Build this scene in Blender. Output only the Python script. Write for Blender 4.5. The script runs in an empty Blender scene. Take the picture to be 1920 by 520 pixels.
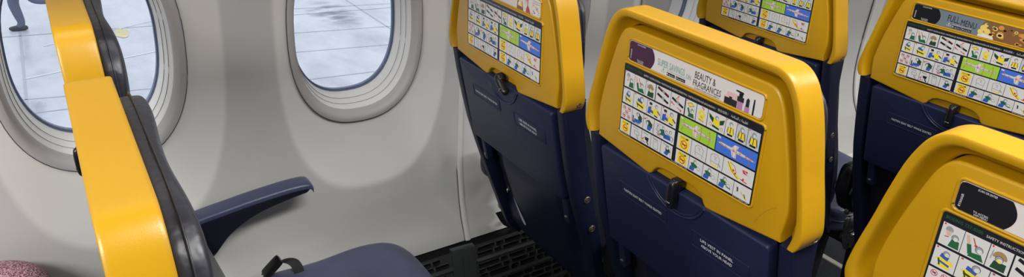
import bpy, bmesh, math, random
from math import sin, cos, pi, radians
from mathutils import Vector, Matrix
random.seed(4)
C = bpy.context.scene.collection
scn = bpy.context.scene

# ------------------------------------------------------------------ camera
CAM = (-0.7392, -1.1474, 1.2960)
YAW, PITCH, ROLL, FPX, PY = 0.5930, -0.4061, 0.0750, 1382.04, 238.6
fw = Vector((sin(YAW)*cos(PITCH), cos(YAW)*cos(PITCH), sin(PITCH)))
r0 = Vector((cos(YAW), -sin(YAW), 0)); u0 = r0.cross(fw)
rt = cos(ROLL)*r0 + sin(ROLL)*u0; up = -sin(ROLL)*r0 + cos(ROLL)*u0
cd = bpy.data.cameras.new('camera'); cam = bpy.data.objects.new('camera', cd); C.objects.link(cam)
M = Matrix((rt, up, -fw)).transposed().to_4x4(); M.translation = Vector(CAM)
cam.matrix_world = M
cd.sensor_width = 36; cd.lens = FPX/1920*36; cd.clip_start = 0.02; cd.clip_end = 300
cd.shift_y = (PY-260)/1920
scn.camera = cam

# ------------------------------------------------------------------ world, exposure
w = bpy.data.worlds.new('overcast_sky'); scn.world = w; w.use_nodes = True
nt = w.node_tree; bg = nt.nodes['Background']
tc = nt.nodes.new('ShaderNodeTexCoord'); sx = nt.nodes.new('ShaderNodeSeparateXYZ')
rp = nt.nodes.new('ShaderNodeValToRGB')
rp.color_ramp.elements[0].position = 0.0; rp.color_ramp.elements[0].color = (0.74, 0.81, 0.93, 1)
rp.color_ramp.elements[1].position = 0.8; rp.color_ramp.elements[1].color = (0.85, 0.90, 0.98, 1)
nt.links.new(tc.outputs['Generated'], sx.inputs[0]); nt.links.new(sx.outputs['Z'], rp.inputs[0])
nt.links.new(rp.outputs[0], bg.inputs[0]); bg.inputs[1].default_value = 1.15
vs = scn.view_settings
vs.view_transform = 'Standard'; vs.look = 'None'; vs.gamma = 1.0; vs.use_curve_mapping = False; vs.exposure = 0.32
try: scn.cycles.max_bounces = 8; scn.cycles.use_denoising = True
except Exception: pass

FLOOR = -0.09
PITCHX = 0.7504
WX, WY, WYAW, WTILT = -0.1687, 0.3206, 0.0646, -0.020
WP = 0.5102

# cabin lamps (unseen ceiling strip, cut into segments set to light seat backs and lower wall, wash strips under the luggage bins)
def area(name, loc, rot, sx_, sy_, power, col):
    l = bpy.data.lights.new(name, 'AREA'); l.shape = 'RECTANGLE'; l.size = sx_; l.size_y = sy_
    l.energy = power; l.color = col
    o = bpy.data.objects.new(name, l); C.objects.link(o); o.location = loc; o.rotation_euler = rot
    return o
area('unseen_ceiling_segment_aft', (-3.3, -1.25, 2.0), (0, 0, 0), 3.2, 0.5, 150, (1.0, 0.985, 0.95))
area('unseen_ceiling_segment_middle', (0.10, -1.10, 2.0), (0, 0, 0), 1.3, 0.20, 25, (1.0, 0.985, 0.95))
area('unseen_ceiling_segment_forward', (1.95, -1.25, 2.0), (0, 0, 0), 1.0, 0.4, 18, (1.0, 0.985, 0.95))
area('bin_wash_light', (-0.1, -0.11, 1.40), (radians(14), 0, 0), 4.6, 0.05, 5, (1.0, 0.975, 0.93))
area('reading_light_strip', (-0.1, -0.36, 1.43), (radians(6), 0, 0), 4.6, 0.08, 1.5, (1.0, 0.98, 0.95))

# ------------------------------------------------------------------ materials
def mat(name, col, rough=0.5, metal=0.0, bump=0.0, bscale=300.0, mott=0.0, mscale=8.0, coat=0.0, spec=0.5, bdist=0.002):
    m = bpy.data.materials.new(name); m.use_nodes = True
    n = m.node_tree.nodes; L = m.node_tree.links; b = n['Principled BSDF']
    b.inputs['Roughness'].default_value = rough; b.inputs['Metallic'].default_value = metal
    b.inputs['Specular IOR Level'].default_value = spec
    b.inputs['Coat Weight'].default_value = coat
    c = (col[0], col[1], col[2], 1)
    t = n.new('ShaderNodeTexCoord')
    if mott:
        z = n.new('ShaderNodeTexNoise'); z.inputs['Scale'].default_value = mscale; z.inputs['Detail'].default_value = 5
        L.new(t.outputs['Object'], z.inputs['Vector'])
        r = n.new('ShaderNodeValToRGB'); r.color_ramp.elements[0].position = 0.3; r.color_ramp.elements[1].position = 0.7
        r.color_ramp.elements[0].color = tuple(x*(1-mott) for x in c[:3])+(1,)
        r.color_ramp.elements[1].color = tuple(min(1, x*(1+mott)) for x in c[:3])+(1,)
        L.new(z.outputs['Fac'], r.inputs[0]); L.new(r.outputs[0], b.inputs['Base Color'])
    else:
        b.inputs['Base Color'].default_value = c
    if bump:
        z = n.new('ShaderNodeTexNoise'); z.inputs['Scale'].default_value = bscale; z.inputs['Detail'].default_value = 3
        L.new(t.outputs['Object'], z.inputs['Vector'])
        bp = n.new('ShaderNodeBump'); bp.inputs['Strength'].default_value = bump; bp.inputs['Distance'].default_value = bdist
        L.new(z.outputs['Fac'], bp.inputs['Height']); L.new(bp.outputs[0], b.inputs['Normal'])
    return m
def srgb(r, g, b):
    f = lambda v: (v/255/12.92) if v/255 <= 0.04045 else ((v/255+0.055)/1.055)**2.4
    return (f(r), f(g), f(b))
YEL = mat('yellow_plastic', (0.475, 0.252, 0.0015), 0.36, spec=0.6, bump=0.07, bscale=900, mott=0.03, mscale=5)
NAVY = mat('navy_plastic', (0.012, 0.0165, 0.047), 0.40, spec=0.3, bump=0.12, bscale=900, mott=0.12, mscale=9)
ARMB = mat('armrest_body_shaded', (0.006, 0.008, 0.017), 0.4)  # shade on the armrest sides put into the colour
NAVYS = mat('navy_shell', (0.0075, 0.010, 0.030), 0.38, spec=0.3, bump=0.1, bscale=600, mott=0.1, mscale=6)
NAVYA = mat('navy_armrest', (0.052, 0.066, 0.135), 0.32, bump=0.1, bscale=900)  # pad colour raised for the light on its top
LEAB = mat('navy_seat_leather_lit', (0.080, 0.086, 0.165), 0.38, bump=0.5, bscale=22, mott=0.15, mscale=9, bdist=0.006)  # paler copy of the leather, light on the seat cushions put into its colour
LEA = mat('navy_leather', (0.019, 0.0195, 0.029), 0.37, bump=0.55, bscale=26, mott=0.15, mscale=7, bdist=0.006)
BLACK = mat('black_plastic', (0.006, 0.006, 0.008), 0.28)
BLKM = mat('black_matte', (0.008, 0.008, 0.010), 0.7)
STEEL = mat('steel', (0.45, 0.44, 0.42), 0.3, metal=1.0)
BRASS = mat('worn_bolt', (0.20, 0.165, 0.12), 0.4, metal=0.8)
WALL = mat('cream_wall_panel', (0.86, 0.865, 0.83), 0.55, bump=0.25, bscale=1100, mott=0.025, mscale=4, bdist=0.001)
_n = WALL.node_tree.nodes; _l = WALL.node_tree.links
def _math(op, a, b=None, c=None):
    q = _n.new('ShaderNodeMath'); q.operation = op
    for i, v in enumerate((a, b, c)):
        if v is None: continue
        if isinstance(v, (int, float)): q.inputs[i].default_value = v
        else: _l.new(v, q.inputs[i])
    return q.outputs[0]
# base colour is greyer outside a soft-edged rounded shape round each window
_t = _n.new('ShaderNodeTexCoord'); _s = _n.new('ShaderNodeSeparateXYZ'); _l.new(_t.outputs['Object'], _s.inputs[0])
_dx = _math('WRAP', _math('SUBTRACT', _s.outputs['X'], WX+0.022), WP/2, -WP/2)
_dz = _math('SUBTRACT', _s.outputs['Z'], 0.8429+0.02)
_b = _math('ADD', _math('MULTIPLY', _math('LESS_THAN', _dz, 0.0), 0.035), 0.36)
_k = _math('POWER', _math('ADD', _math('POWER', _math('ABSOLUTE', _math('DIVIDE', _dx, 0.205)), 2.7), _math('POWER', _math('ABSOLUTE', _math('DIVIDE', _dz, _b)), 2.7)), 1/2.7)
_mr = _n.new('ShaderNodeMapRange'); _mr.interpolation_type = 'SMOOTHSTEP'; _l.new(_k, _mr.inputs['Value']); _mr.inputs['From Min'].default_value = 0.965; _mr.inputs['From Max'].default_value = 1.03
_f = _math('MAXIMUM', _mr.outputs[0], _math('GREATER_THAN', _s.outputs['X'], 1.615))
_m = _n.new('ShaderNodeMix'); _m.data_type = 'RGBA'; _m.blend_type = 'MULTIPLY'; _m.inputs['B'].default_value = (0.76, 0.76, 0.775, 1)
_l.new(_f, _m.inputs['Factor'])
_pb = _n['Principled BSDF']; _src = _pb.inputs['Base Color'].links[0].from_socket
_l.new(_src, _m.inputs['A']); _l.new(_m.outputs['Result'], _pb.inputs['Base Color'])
WALLD = mat('cream_window_surround', (0.74, 0.74, 0.70), 0.52, bump=0.2, bscale=1100, mott=0.02, mscale=4, bdist=0.001)
BEZ = mat('window_bezel_plastic', (0.50, 0.495, 0.49), 0.42, mott=0.02)
REV = mat('white_reveal_plastic', (0.86, 0.87, 0.88), 0.4)
SEAL = mat('blue_grey_seal', (0.12, 0.16, 0.27), 0.4)
GAP = mat('dark_gap', (0.10, 0.095, 0.09), 0.8)
GRIL = mat('dark_grey_vent_plastic', (0.050, 0.056, 0.056), 0.42, bump=0.1, bscale=500, mott=0.1)
GRILD = mat('vent_opening_shade', (0.004, 0.004, 0.004), 0.8)  # shade inside the slots, given as black colour
TRIM = mat('white_trim', (0.84, 0.83, 0.79), 0.45)
CARPET = mat('dark_blue_carpet', (0.022, 0.025, 0.034), 0.95, bump=1.0, bscale=420, mott=0.7, mscale=330, bdist=0.004)
ALU = mat('aluminium_strip', (0.62, 0.60, 0.55), 0.35, metal=0.7)
TXT = mat('light_grey_lettering', (0.80, 0.82, 0.84), 0.6)
SCUFF = mat('pale_scuff', (0.55, 0.57, 0.63), 0.6)

# ------------------------------------------------------------------ mesh helpers
class MB:
    def __init__(s): s.v = []; s.f = []; s.m = []
    def add(s, vs_, fs, mi=0):
        o = len(s.v); s.v += [tuple(p) for p in vs_]; s.f += [tuple(i+o for i in f) for f in fs]; s.m += [mi]*len(fs)
    def merge(s, other, mi=None):
        o = len(s.v); s.v += other.v; s.f += [tuple(i+o for i in f) for f in other.f]
        s.m += other.m if mi is None else [mi]*len(other.f)
    def rings(s, rs, closed=True, cap0=False, cap1=False, mi=0):
        n = len(rs[0]); o = len(s.v)
        for r in rs: s.v += [tuple(p) for p in r]
        k = n if closed else n-1
        for i in range(len(rs)-1):
            for j in range(k):
                a = o+i*n+j; b = o+i*n+(j+1) % n
                s.f.append((a, b, b+n, a+n)); s.m.append(mi)
        if cap0: s.f.append(tuple(o+j for j in range(n))[::-1]); s.m.append(mi)
        if cap1: s.f.append(tuple(o+(len(rs)-1)*n+j for j in range(n))); s.m.append(mi)
    def tube(s, pts, r, n=8, mi=0, closed=False, flat=1.0):
        P = [Vector(p) for p in pts]; rs = []
        ref = Vector((0, 0, 1))
        for i, p in enumerate(P):
            a = P[(i-1) % len(P)] if (closed or i) else P[0]; b = P[(i+1) % len(P)] if (closed or i < len(P)-1) else P[-1]
            t = (b-a).normalized()
            q = ref.cross(t)
            if q.length < 0.15: q = Vector((0, 1, 0)).cross(t)
            q.normalize(); z = t.cross(q)
            rr = r[i] if isinstance(r, (list, tuple)) else r
            rs.append([p+q*cos(2*pi*k/n)*rr+z*sin(2*pi*k/n)*rr*flat for k in range(n)])
        if closed: rs.append(rs[0])
        s.rings(rs, True, not closed, not closed, mi)
    def rbox(s, c, h, p=6, N=8, warp=None, mi=0):
        # rounded box: cube grid pulled onto a superellipsoid
        vmap = {}; vs_ = []; fs = []
        def vid(key, q):
            if key not in vmap:
                nn = (sum(abs(x)**p for x in q))**(1/p)
                q = [x/nn for x in q]; P = Vector((c[0]+q[0]*h[0], c[1]+q[1]*h[1], c[2]+q[2]*h[2]))
                vmap[key] = len(vs_); vs_.append(warp(P, q) if warp else P)
            return vmap[key]
        def g(i):
            return sin((i/N*2-1)*pi/2*0.86)/sin(pi/2*0.86)
        for ax in range(3):
            for sg in (-1, 1):
                for i in range(N):
                    for j in range(N):
                        ids = []
                        for (a, b) in ((i, j), (i+1, j), (i+1, j+1), (i, j+1)):
                            k = [0, 0, 0]; k[ax] = N if sg > 0 else 0; k[(ax+1) % 3] = a; k[(ax+2) % 3] = b
                            ids.append(vid(tuple(k), [g(x) for x in k]))
                        fs.append(tuple(ids) if sg > 0 else tuple(ids[::-1]))
        s.add(vs_, fs, mi)
    def obj(s, name, mats, parent=None, smooth=True, ang=35, coll=True):
        me = bpy.data.meshes.new(name); me.from_pydata(s.v, [], s.f)
        ml = mats if isinstance(mats, (list, tuple)) else [mats]
        for m in ml: me.materials.append(m)
        me.polygons.foreach_set('material_index', s.m)
        bm = bmesh.new(); bm.from_mesh(me)
        bmesh.ops.remove_doubles(bm, verts=bm.verts, dist=1e-6) if len(s.v) < 60000 and not getattr(s, 'keep', False) else None
        if not getattr(s, 'keep', False): bmesh.ops.recalc_face_normals(bm, faces=bm.faces)
        bm.to_mesh(me); bm.free()
        if smooth:
            me.polygons.foreach_set('use_smooth', [True]*len(me.polygons))
            me.set_sharp_from_angle(angle=radians(ang))
        me.update()
        o = bpy.data.objects.new(name, me); C.objects.link(o)
        if parent: o.parent = parent
        return o
def area2(P): return sum(P[i][0]*P[(i+1) % len(P)][1]-P[(i+1) % len(P)][0]*P[i][1] for i in range(len(P)))
def inset(P, d):
    if area2(P) < 0: d = -d
    out = []; n = len(P)
    for i in range(n):
        a, b, c_ = P[i-1], P[i], P[(i+1) % n]
        e1 = Vector((b[0]-a[0], b[1]-a[1])); e2 = Vector((c_[0]-b[0], c_[1]-b[1]))
        if e1.length < 1e-9: e1 = e2
        if e2.length < 1e-9: e2 = e1
        n1 = Vector((-e1.y, e1.x)).normalized(); n2 = Vector((-e2.y, e2.x)).normalized()
        m_ = (n1+n2)
        if m_.length < 1e-6: m_ = n1
        m_.normalize(); k = max(0.5, m_.dot(n1))
        out.append((b[0]+m_.x*d/k, b[1]+m_.y*d/k))
    return out
def rpoly(pts, rads, seg=6):
    out = []; n = len(pts)
    for i in range(n):
        r = rads[i] if isinstance(rads, (list, tuple)) else rads
        a, b, c_ = Vector(pts[i-1]), Vector(pts[i]), Vector(pts[(i+1) % n])
        if r <= 0: out.append(tuple(b)); continue
        d1 = (a-b).normalized(); d2 = (c_-b).normalized(); an = d1.angle(d2)
        t = min(r/math.tan(an/2), (a-b).length*0.48, (c_-b).length*0.48)
        p1 = b+d1*t; p2 = b+d2*t
        for k in range(seg+1):
            q = k/seg; out.append(tuple(p1*(1-q)**2+b*2*q*(1-q)+p2*q*q))
    return out
def slab(mb, P, w0, w1, r, f, mi=0, back=True):
    """outline P extruded from the face w0 to w1 with a rounded edge of radius r on the w0 side; f maps (a,b,w)"""
    sg = 1 if w1 > w0 else -1; rs = []
    rs.append([f(a, b, w1) for a, b in P])
    if r > 0:
        for k in range(4):
            t = k/3*pi/2
            Q = inset(P, r*(1-cos(t))); rs.append([f(a, b, w0+sg*r*(1-sin(t))) for a, b in Q])
    else: rs.append([f(a, b, w0) for a, b in P])
    mb.rings(rs, True, back, True, mi)
def lip(mb, P, r, w, f, mi=0):
    mb.tube([f(a, b, w) for a, b in P], r, 8, mi, closed=True)
_tc = {}
dg = None
def text_mesh(txt, font=None):
    if txt in _tc: return _tc[txt]
    cu = bpy.data.curves.new('lettering', 'FONT'); cu.body = txt; cu.resolution_u = 2; cu.align_x = 'LEFT'
    o = bpy.data.objects.new('lettering', cu); C.objects.link(o)
    bpy.context.view_layer.update()
    me = bpy.data.meshes.new_from_object(o.evaluated_get(bpy.context.evaluated_depsgraph_get()))
    V = [tuple(v.co) for v in me.vertices]; F = [tuple(p.vertices) for p in me.polygons]
    bpy.data.objects.remove(o); bpy.data.curves.remove(cu); bpy.data.meshes.remove(me)
    _tc[txt] = (V, F); return _tc[txt]
def put_text(mb, txt, x, y, wid, hei, f, wz, mi, ang=0.0):
    """lettering fitted in a box: left x, baseline y (plane coords growing right and up)"""
    V, F = text_mesh(txt)
    if not V: return
    xs = [v[0] for v in V]; ys = [v[1] for v in V]
    x0_, x1_ = min(xs), max(xs); y0_, y1_ = 0.0, max(ys)
    kx = wid/(x1_-x0_); ky = hei/(y1_-y0_)
    P = []
    for v in V:
        a = (v[0]-x0_)*kx; b = v[1]*ky
        P.append(f(x+a*cos(ang)-b*sin(ang), y+a*sin(ang)+b*cos(ang), wz))
    mb.add(P, F, mi)
def empty(name, loc, label=None, cat=None, group=None, rz=0.0):
    o = bpy.data.objects.new(name, None); C.objects.link(o); o.location = loc; o.rotation_euler = (0, 0, rz)
    o.empty_display_size = 0.1
    if label: o['label'] = label
    if cat: o['category'] = cat
    if group: o['group'] = group
    return o
def tag(o, label, cat, group=None):
    o['label'] = label; o['category'] = cat
    if group: o['group'] = group
    return o
def struct(o): o['kind'] = 'structure'; return o
def interp(T, z):
    if z >= T[0][0]: return T[0][1]
    for (a, b), (c_, d) in zip(T, T[1:]):
        if z >= c_:
            t = (a-z)/(a-c_); return b+(d-b)*t
    return T[-1][1]

# ------------------------------------------------------------------ SETTING: side wall with windows
Y0T = [(1.45, 0.255), (1.25, 0.290), (1.05, 0.311), (0.9, 0.3195), (0.843, 0.3206), (0.731, 0.3232), (0.613, 0.3238), (0.528, 0.3190), (0.437, 0.308), (0.33, 0.281), (0.262, 0.250), (0.10, 0.205), (-0.12, 0.15)]
def catmull(T, z):
    T = T[::-1]
    if z <= T[0][0]: return T[0][1]
    if z >= T[-1][0]: return T[-1][1]
    for i in range(len(T)-1):
        if T[i][0] <= z <= T[i+1][0]:
            h = T[i+1][0]-T[i][0]; t = (z-T[i][0])/h
            sl = lambda j: (T[min(j+1, len(T)-1)][1]-T[max(j-1, 0)][1])/(T[min(j+1, len(T)-1)][0]-T[max(j-1, 0)][0])
            m0 = sl(i)*h; m1 = sl(i+1)*h
            return (2*t**3-3*t*t+1)*T[i][1]+(t**3-2*t*t+t)*m0+(-2*t**3+3*t*t)*T[i+1][1]+(t**3-t*t)*m1
def wall_y(x, z): return catmull(Y0T, z)+WYAW*(x-WX)
WIN = [WX+i*WP for i in range(-4, 4)]
WZ = 0.8429
def se(dx, dz, a, b, n): return ((abs(dx)/a)**n+(abs(dz)/b)**n)**(1/n)
TAU = 0.062; ZMID = 0.80
def dish(x, z):
    """signed distance (about metres) inside the nearest window surround"""
    best = -1.0
    for wx in WIN:
        dx = x-(wx+0.022); dz = z-(WZ+0.02)
        if abs(dx) > 0.45: continue
        b = 0.395 if dz < 0 else 0.36
        k = se(dx, dz, 0.205, b, 2.7)
        rr = math.hypot(dx, dz)
        best = max(best, rr*(1/max(k, .05)-1))
    return best
mb = MB(); DX = 0.0075
x_a, x_b = -2.55, 2.6
nx = int((x_b-x_a)/DX); zs = [0.262+i*0.0075 for i in range(int((1.44-0.262)/0.0075)+1)]
def sst(t): t = max(0, min(1, t)); return t*t*(3-2*t)
def wall_dep(x, z):
    d = dish(x, z); tgt = TAU*(z-ZMID)                 # surround plane leans so that it faces slightly up
    k = max(0, 1+d/0.17) if d < 0 else 1.0
    k = k*k*(1.6-.6*k)
    return max(tgt, -0.024)*k
for i in range(nx+1):
    x = x_a+i*DX
    for z in zs: mb.v.append((x, wall_y(x, z)+wall_dep(x, z), z))
nz = len(zs)
for i in range(nx):
    for j in range(nz-1):
        x = x_a+(i+.5)*DX; z = zs[j]+DX/2
        if any(se(x-wx, z-WZ, 0.149, 0.205, 2.4) < 1 for wx in WIN): continue
        mb.f.append((i*nz+j, (i+1)*nz+j, (i+1)*nz+j+1, i*nz+j+1)); mb.m.append(0)
mb.keep = True
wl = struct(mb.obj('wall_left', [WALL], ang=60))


def wmap(wx):  # window-local (a along X, b up, depth outboard) -> world, following wall yaw and tilt
    def f(a, b, d):
        return (wx+a - WYAW*d, WY+WYAW*(wx+a-WX)+(WTILT+TAU)*b+TAU*(WZ-ZMID)+d-0.003, WZ+b+0.02*d)
    return f
def sering(a, b, n, N=72):
    out = []
    for k in range(N):
        t = 2*pi*k/N; c_, s_ = cos(t), sin(t)
        out.append((math.copysign(abs(c_)**(2/n), c_)*a, math.copysign(abs(s_)**(2/n), s_)*b))
    return out
GLASS = bpy.data.materials.new('window_glass'); GLASS.use_nodes = True
n_ = GLASS.node_tree.nodes; l_ = GLASS.node_tree.links
for q_ in list(n_): n_.remove(q_)
mo = n_.new('ShaderNodeOutputMaterial'); mx = n_.new('ShaderNodeMixShader'); tr = n_.new('ShaderNodeBsdfTransparent'); gl = n_.new('ShaderNodeBsdfGlossy')
fr = n_.new('ShaderNodeFresnel'); fr.inputs[0].default_value = 1.35
tr.inputs[0].default_value = (0.965, 0.985, 1.0, 1); gl.inputs['Roughness'].default_value = 0.02
l_.new(fr.outputs[0], mx.inputs[0]); l_.new(tr.outputs[0], mx.inputs[1]); l_.new(gl.outputs[0], mx.inputs[2]); l_.new(mx.outputs[0], mo.inputs[0])
for wi, wx in enumerate(WIN):
    f = wmap(wx)
    root = empty('window_%d' % (wi+1), f(0, -0.22, 0)); root['kind'] = 'structure'
    inv = Matrix.Translation(root.location).inverted()
    g = lambda a, b, d: tuple(Vector(f(a, b, d))-Vector(root.location))
    m1 = MB()
    prof = [(0.157, 0.2148, 0.014), (0.157, 0.2148, -0.002), (0.1555, 0.2132, -0.0042), (0.150, 0.2075, -0.0055), (0.145, 0.2010, -0.0040), (0.1405, 0.1950, 0.002), (0.137, 0.1900, 0.014)]
    m1.rings([[g(a, b, d) for a, b in sering(A, B, 2.42)] for A, B, d in prof])
    m1.obj('bezel', BEZ, root)
    m1 = MB()
    prof = [(0.137, 0.1900, 0.014), (0.133, 0.1845, 0.030), (0.1315, 0.183, 0.030), (0.131, 0.1825, 0.034), (0.1285, 0.1775, 0.046), (0.127, 0.176, 0.046), (0.1265, 0.175, 0.051), (0.1245, 0.169, 0.072)]
    m1.rings([[g(a, b, d) for a, b in sering(A, B, 2.45)] for A, B, d in prof])
    m1.obj('reveal', REV, root, ang=50)
    m1 = MB()
    for (A, B, d, r) in ((0.1322, 0.1837, 0.0303, 0.0006), (0.1277, 0.1767, 0.0463, 0.0006)):
        m1.tube([g(a, b, d) for a, b in sering(A, B, 2.45)], r, 5, 0, True)
    m1.obj('shade_track', GAP, root)
    m1 = MB()
    prof = [(0.1245, 0.169, 0.071), (0.1238, 0.1680, 0.0702), (0.1228, 0.1665, 0.0706), (0.1225, 0.1660, 0.0735), (0.1220, 0.1652, 0.0732), (0.1210, 0.164, 0.074), (0.1208, 0.1636, 0.082)]
    m1.rings([[g(a, b, d) for a, b in sering(A, B, 2.5)] for A, B, d in prof])
    m1.obj('seal', SEAL, root, ang=20)
    m1 = MB()
    m1.rings([[g(a, b, 0.10) for a, b in sering(0.155, 0.20, 2.5)], [g(a, b, 0.076) for a, b in sering(0.122, 0.165, 2.5)]])
    m1.obj('outer_frame', REV, root)
    m1 = MB(); m1.add([g(a, b, 0.078) for a, b in sering(0.1212, 0.1640, 2.5)], [tuple(range(72))])
    m1.obj('pane', GLASS, root, smooth=False)
    m1 = MB(); m1.tube([g(a, b, -0.0012) for a, b in sering(0.1574, 0.2153, 2.42)], 0.0012, 6, 0, True)
    m1.obj('gasket', GAP, root)

# joint strips on the wall, vertical
def joint(x, name, z0=0.262, z1=1.40):
    m1 = MB(); P = []
    for i in range(40):
        z = z0+(z1-z0)*i/39; y = wall_y(x, z)+wall_dep(x, z)
        P.append([(x-0.0015, y+0.002, z), (x-0.001, y-0.0022, z), (x+0.003, y-0.0042, z), (x+0.010, y-0.0042, z), (x+0.0145, y-0.001, z), (x+0.0145, y+0.003, z)])
    m1.rings(P, True, True, True)
    o = m1.obj(name, WALLD); struct(o)
    m2 = MB(); m2.tube([(x-0.003, wall_y(x, z0+(z1-z0)*i/39)-0.0004, z0+(z1-z0)*i/39) for i in range(40)], 0.0011, 5)
    q_ = m2.obj('joint_gap', GAP, o)
for k in (-2, -1, 0, 1): joint(0.096+k*1.0204, 'trim_%d' % (k+3))
# forward door surround: wide raised white strip and sill ledge
m1 = MB(); P = []
for i in range(50):
    z = 0.06+(1.44-0.06)*i/49; y = wall_y(1.99, z); x = 1.985-0.035*math.exp(-((z-0.36)/0.2)**2)-0.05*max(0, z-0.75)
    P.append([(x, y+0.004, z), (x+0.002, y-0.012, z), (x+0.006, y-0.016, z), (x+0.055, y-0.016, z), (x+0.060, y-0.012, z), (x+0.062, y+0.004, z)])
m1.rings(P, True, True, True); o = struct(m1.obj('trim_5', TRIM))
m2 = MB(); m2.tube([(p[0][0]-0.002, p[0][1]-0.008, p[0][2]) for p in P], 0.0020, 5); m2.obj('joint_gap', GAP, o)
# lower wall (dark backing behind the vent panels) and forward lower liner
m1 = MB(); rs = []
for z in (0.275, 0.255, 0.24, 0.1, 0.0, FLOOR-0.02):
    rs.append([(x, wall_y(x, z)+0.012, z) for x in (x_a, 1.62)])
m1.rings(rs, False); m1.keep = True; struct(m1.obj('baseboard_left', BLKM))
m1 = MB(); rs = []
for z in (0.262, 0.2, 0.15, 0.10): rs.append([(x, wall_y(x, z)+0.12*(0.262-z), z) for x in (1.60, 1.8, 2.0, 2.3, 2.6)])
m1.rings(rs, False); m1.keep = True; struct(m1.obj('wall_left_lower', WALLD))
m1 = MB()
P = [(0.0, 0.0), (0.0, 0.19), (0.006, 0.196), (0.05, 0.205), (0.05, 0.0)]
m1.rings([[(x, wall_y(x, 0.15)-0.085+a*1.7, FLOOR+b) for a, b in P] for x in (1.60, 1.9, 2.2, 2.6)], True, True, True)
struct(m1.obj('baseboard_forward', TRIM, ang=20))

# vent panels along the foot of the wall
def vent(x0, x1, name):
    m1 = MB(); zt, zb = 0.245, FLOOR
    nxx = int((x1-x0)/0.0035); nzz = int((zt-zb)/0.0026)
    random.seed(11)
    # pills: rows of three between ribs
    pills = []; ribs = []
    z = zt-0.016; row = 0
    layout = [2, 3, 3, 3, 3, 3]
    zc = zt-0.014
    for nr in layout:
        for r_ in range(nr):
            x = x0+0.012
            big = [0.050, 0.020, 0.050, 0.024, 0.060, 0.022]
            k = (row*2) % 5
            while x < x1-0.03:
                L_ = big[k % 6]*(1.0 if r_ != 1 else 0.85); L_ = min(L_, x1-0.012-x)
                if L_ > 0.012: pills.append((x, x+L_, zc))
                x += L_+0.0085; k += 1
            zc -= 0.0155; row += 1
        ribs.append(zc+0.002); zc -= 0.012
    cell = {}
    for p in pills: cell.setdefault(round(p[2], 5), []).append(p)
    rows = sorted(cell)
    def depth(x, z):
        for rz in rows:
            if abs(z-rz) < 0.0085:
                for a, b, _ in cell[rz]:
                    if a-0.004 < x < b+0.004:
                        cx = min(max(x, a+0.0048), b-0.0048)
                        d = math.hypot(x-cx, z-rz)
                        if d < 0.0044: return -0.010
                        if d < 0.0070: return 0.0022
        for rz in ribs:
            if abs(z-rz) < 0.0042 and x > x0+0.006: return 0.0055*math.cos((z-rz)/0.0042*pi/2)+0.001
        return 0.0
    D = []
    for i in range(nxx+1):
        x = x0+(x1-x0)*i/nxx
        for j in range(nzz+1):
            z = zb+(zt-zb)*j/nzz; d = depth(x, z); D.append(d)
            m1.v.append((x, wall_y(x, z)-0.004-d, z))
    for i in range(nxx):
        for j in range(nzz):
            a = i*(nzz+1)+j; ids = (a, a+nzz+1, a+nzz+2, a+1)
            m1.f.append(ids); m1.m.append(1 if min(D[q] for q in ids) < -0.005 else 0)
    m1.keep = True
    o = m1.obj(name, [GRIL, GRILD], ang=40); return o
edges = [(-1.91, -0.975), (-0.91, 0.047), (0.115, 1.07), (1.135, 1.60)]
for k, (a, b) in enumerate(edges):
    o = vent(a, b, 'vent_panel')
    tag(o, ['dark slotted vent panel at the wall foot, aft of the left seats',
            'dark grey slotted vent panel on the lower wall, left of the smooth joint cover',
            'long dark grey slotted vent panel right of the smooth joint cover, running behind seats',
            'short dark vent panel at the wall foot beside the front seat row'][k], 'vent panel', 'slotted vent panels along the wall foot')
for k, x in enumerate((-0.942, 0.081, 1.102)):
    m1 = MB()
    m1.rings([[(x-0.034, wall_y(x, z)+0.004, z), (x-0.034, wall_y(x, z)-0.010, z), (x-0.006, wall_y(x, z)-0.0105, z), (x-0.005, wall_y(x, z)-0.014, z), (x+0.032, wall_y(x, z)-0.014, z), (x+0.034, wall_y(x, z)-0.006, z), (x+0.034, wall_y(x, z)+0.004, z)] for z in (0.25, 0.2, 0.1, 0.0, FLOOR)], True, True, True)
    tag(m1.obj('joint_cover', GRIL, ang=20), ['smooth dark joint cover between vent panels behind the left seats', 'smooth dark grey vertical joint cover between the two visible slotted vent panels', 'smooth dark joint cover between vent panels beside the front row'][k], 'cover', 'joint covers between vent panels')

XAFT = -6.6
# floor, carpet strip, ceiling, other walls, bins
def boxm(mb_, x0, x1, y0, y1, z0, z1, mi=0):
    mb_.add([(x0, y0, z0), (x1, y0, z0), (x1, y1, z0), (x0, y1, z0), (x0, y0, z1), (x1, y0, z1), (x1, y1, z1), (x0, y1, z1)],
            [(3, 2, 1, 0), (4, 5, 6, 7), (0, 1, 5, 4), (1, 2, 6, 5), (2, 3, 7, 6), (3, 0, 4, 7)], mi)
m1 = MB(); boxm(m1, XAFT-0.05, 2.7, -3.25, 0.42, FLOOR-0.04, FLOOR); struct(m1.obj('floor', CARPET, smooth=False))
m1 = MB()
m1.rings([[(1.462, y, FLOOR-0.001), (1.463, y, FLOOR+0.004), (1.468, y, FLOOR+0.006), (1.482, y, FLOOR+0.006), (1.487, y, FLOOR+0.004), (1.488, y, FLOOR-0.001)] for y in (0.28, -3.2)], True, True, True)
struct(m1.obj('trim_6', ALU, ang=60))
LINER = mat('ceiling_liner', (0.52, 0.515, 0.50), 0.6)
FARW = mat('far_wall_panel', (0.36, 0.355, 0.34), 0.6)
m1 = MB(); rs = []
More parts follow.
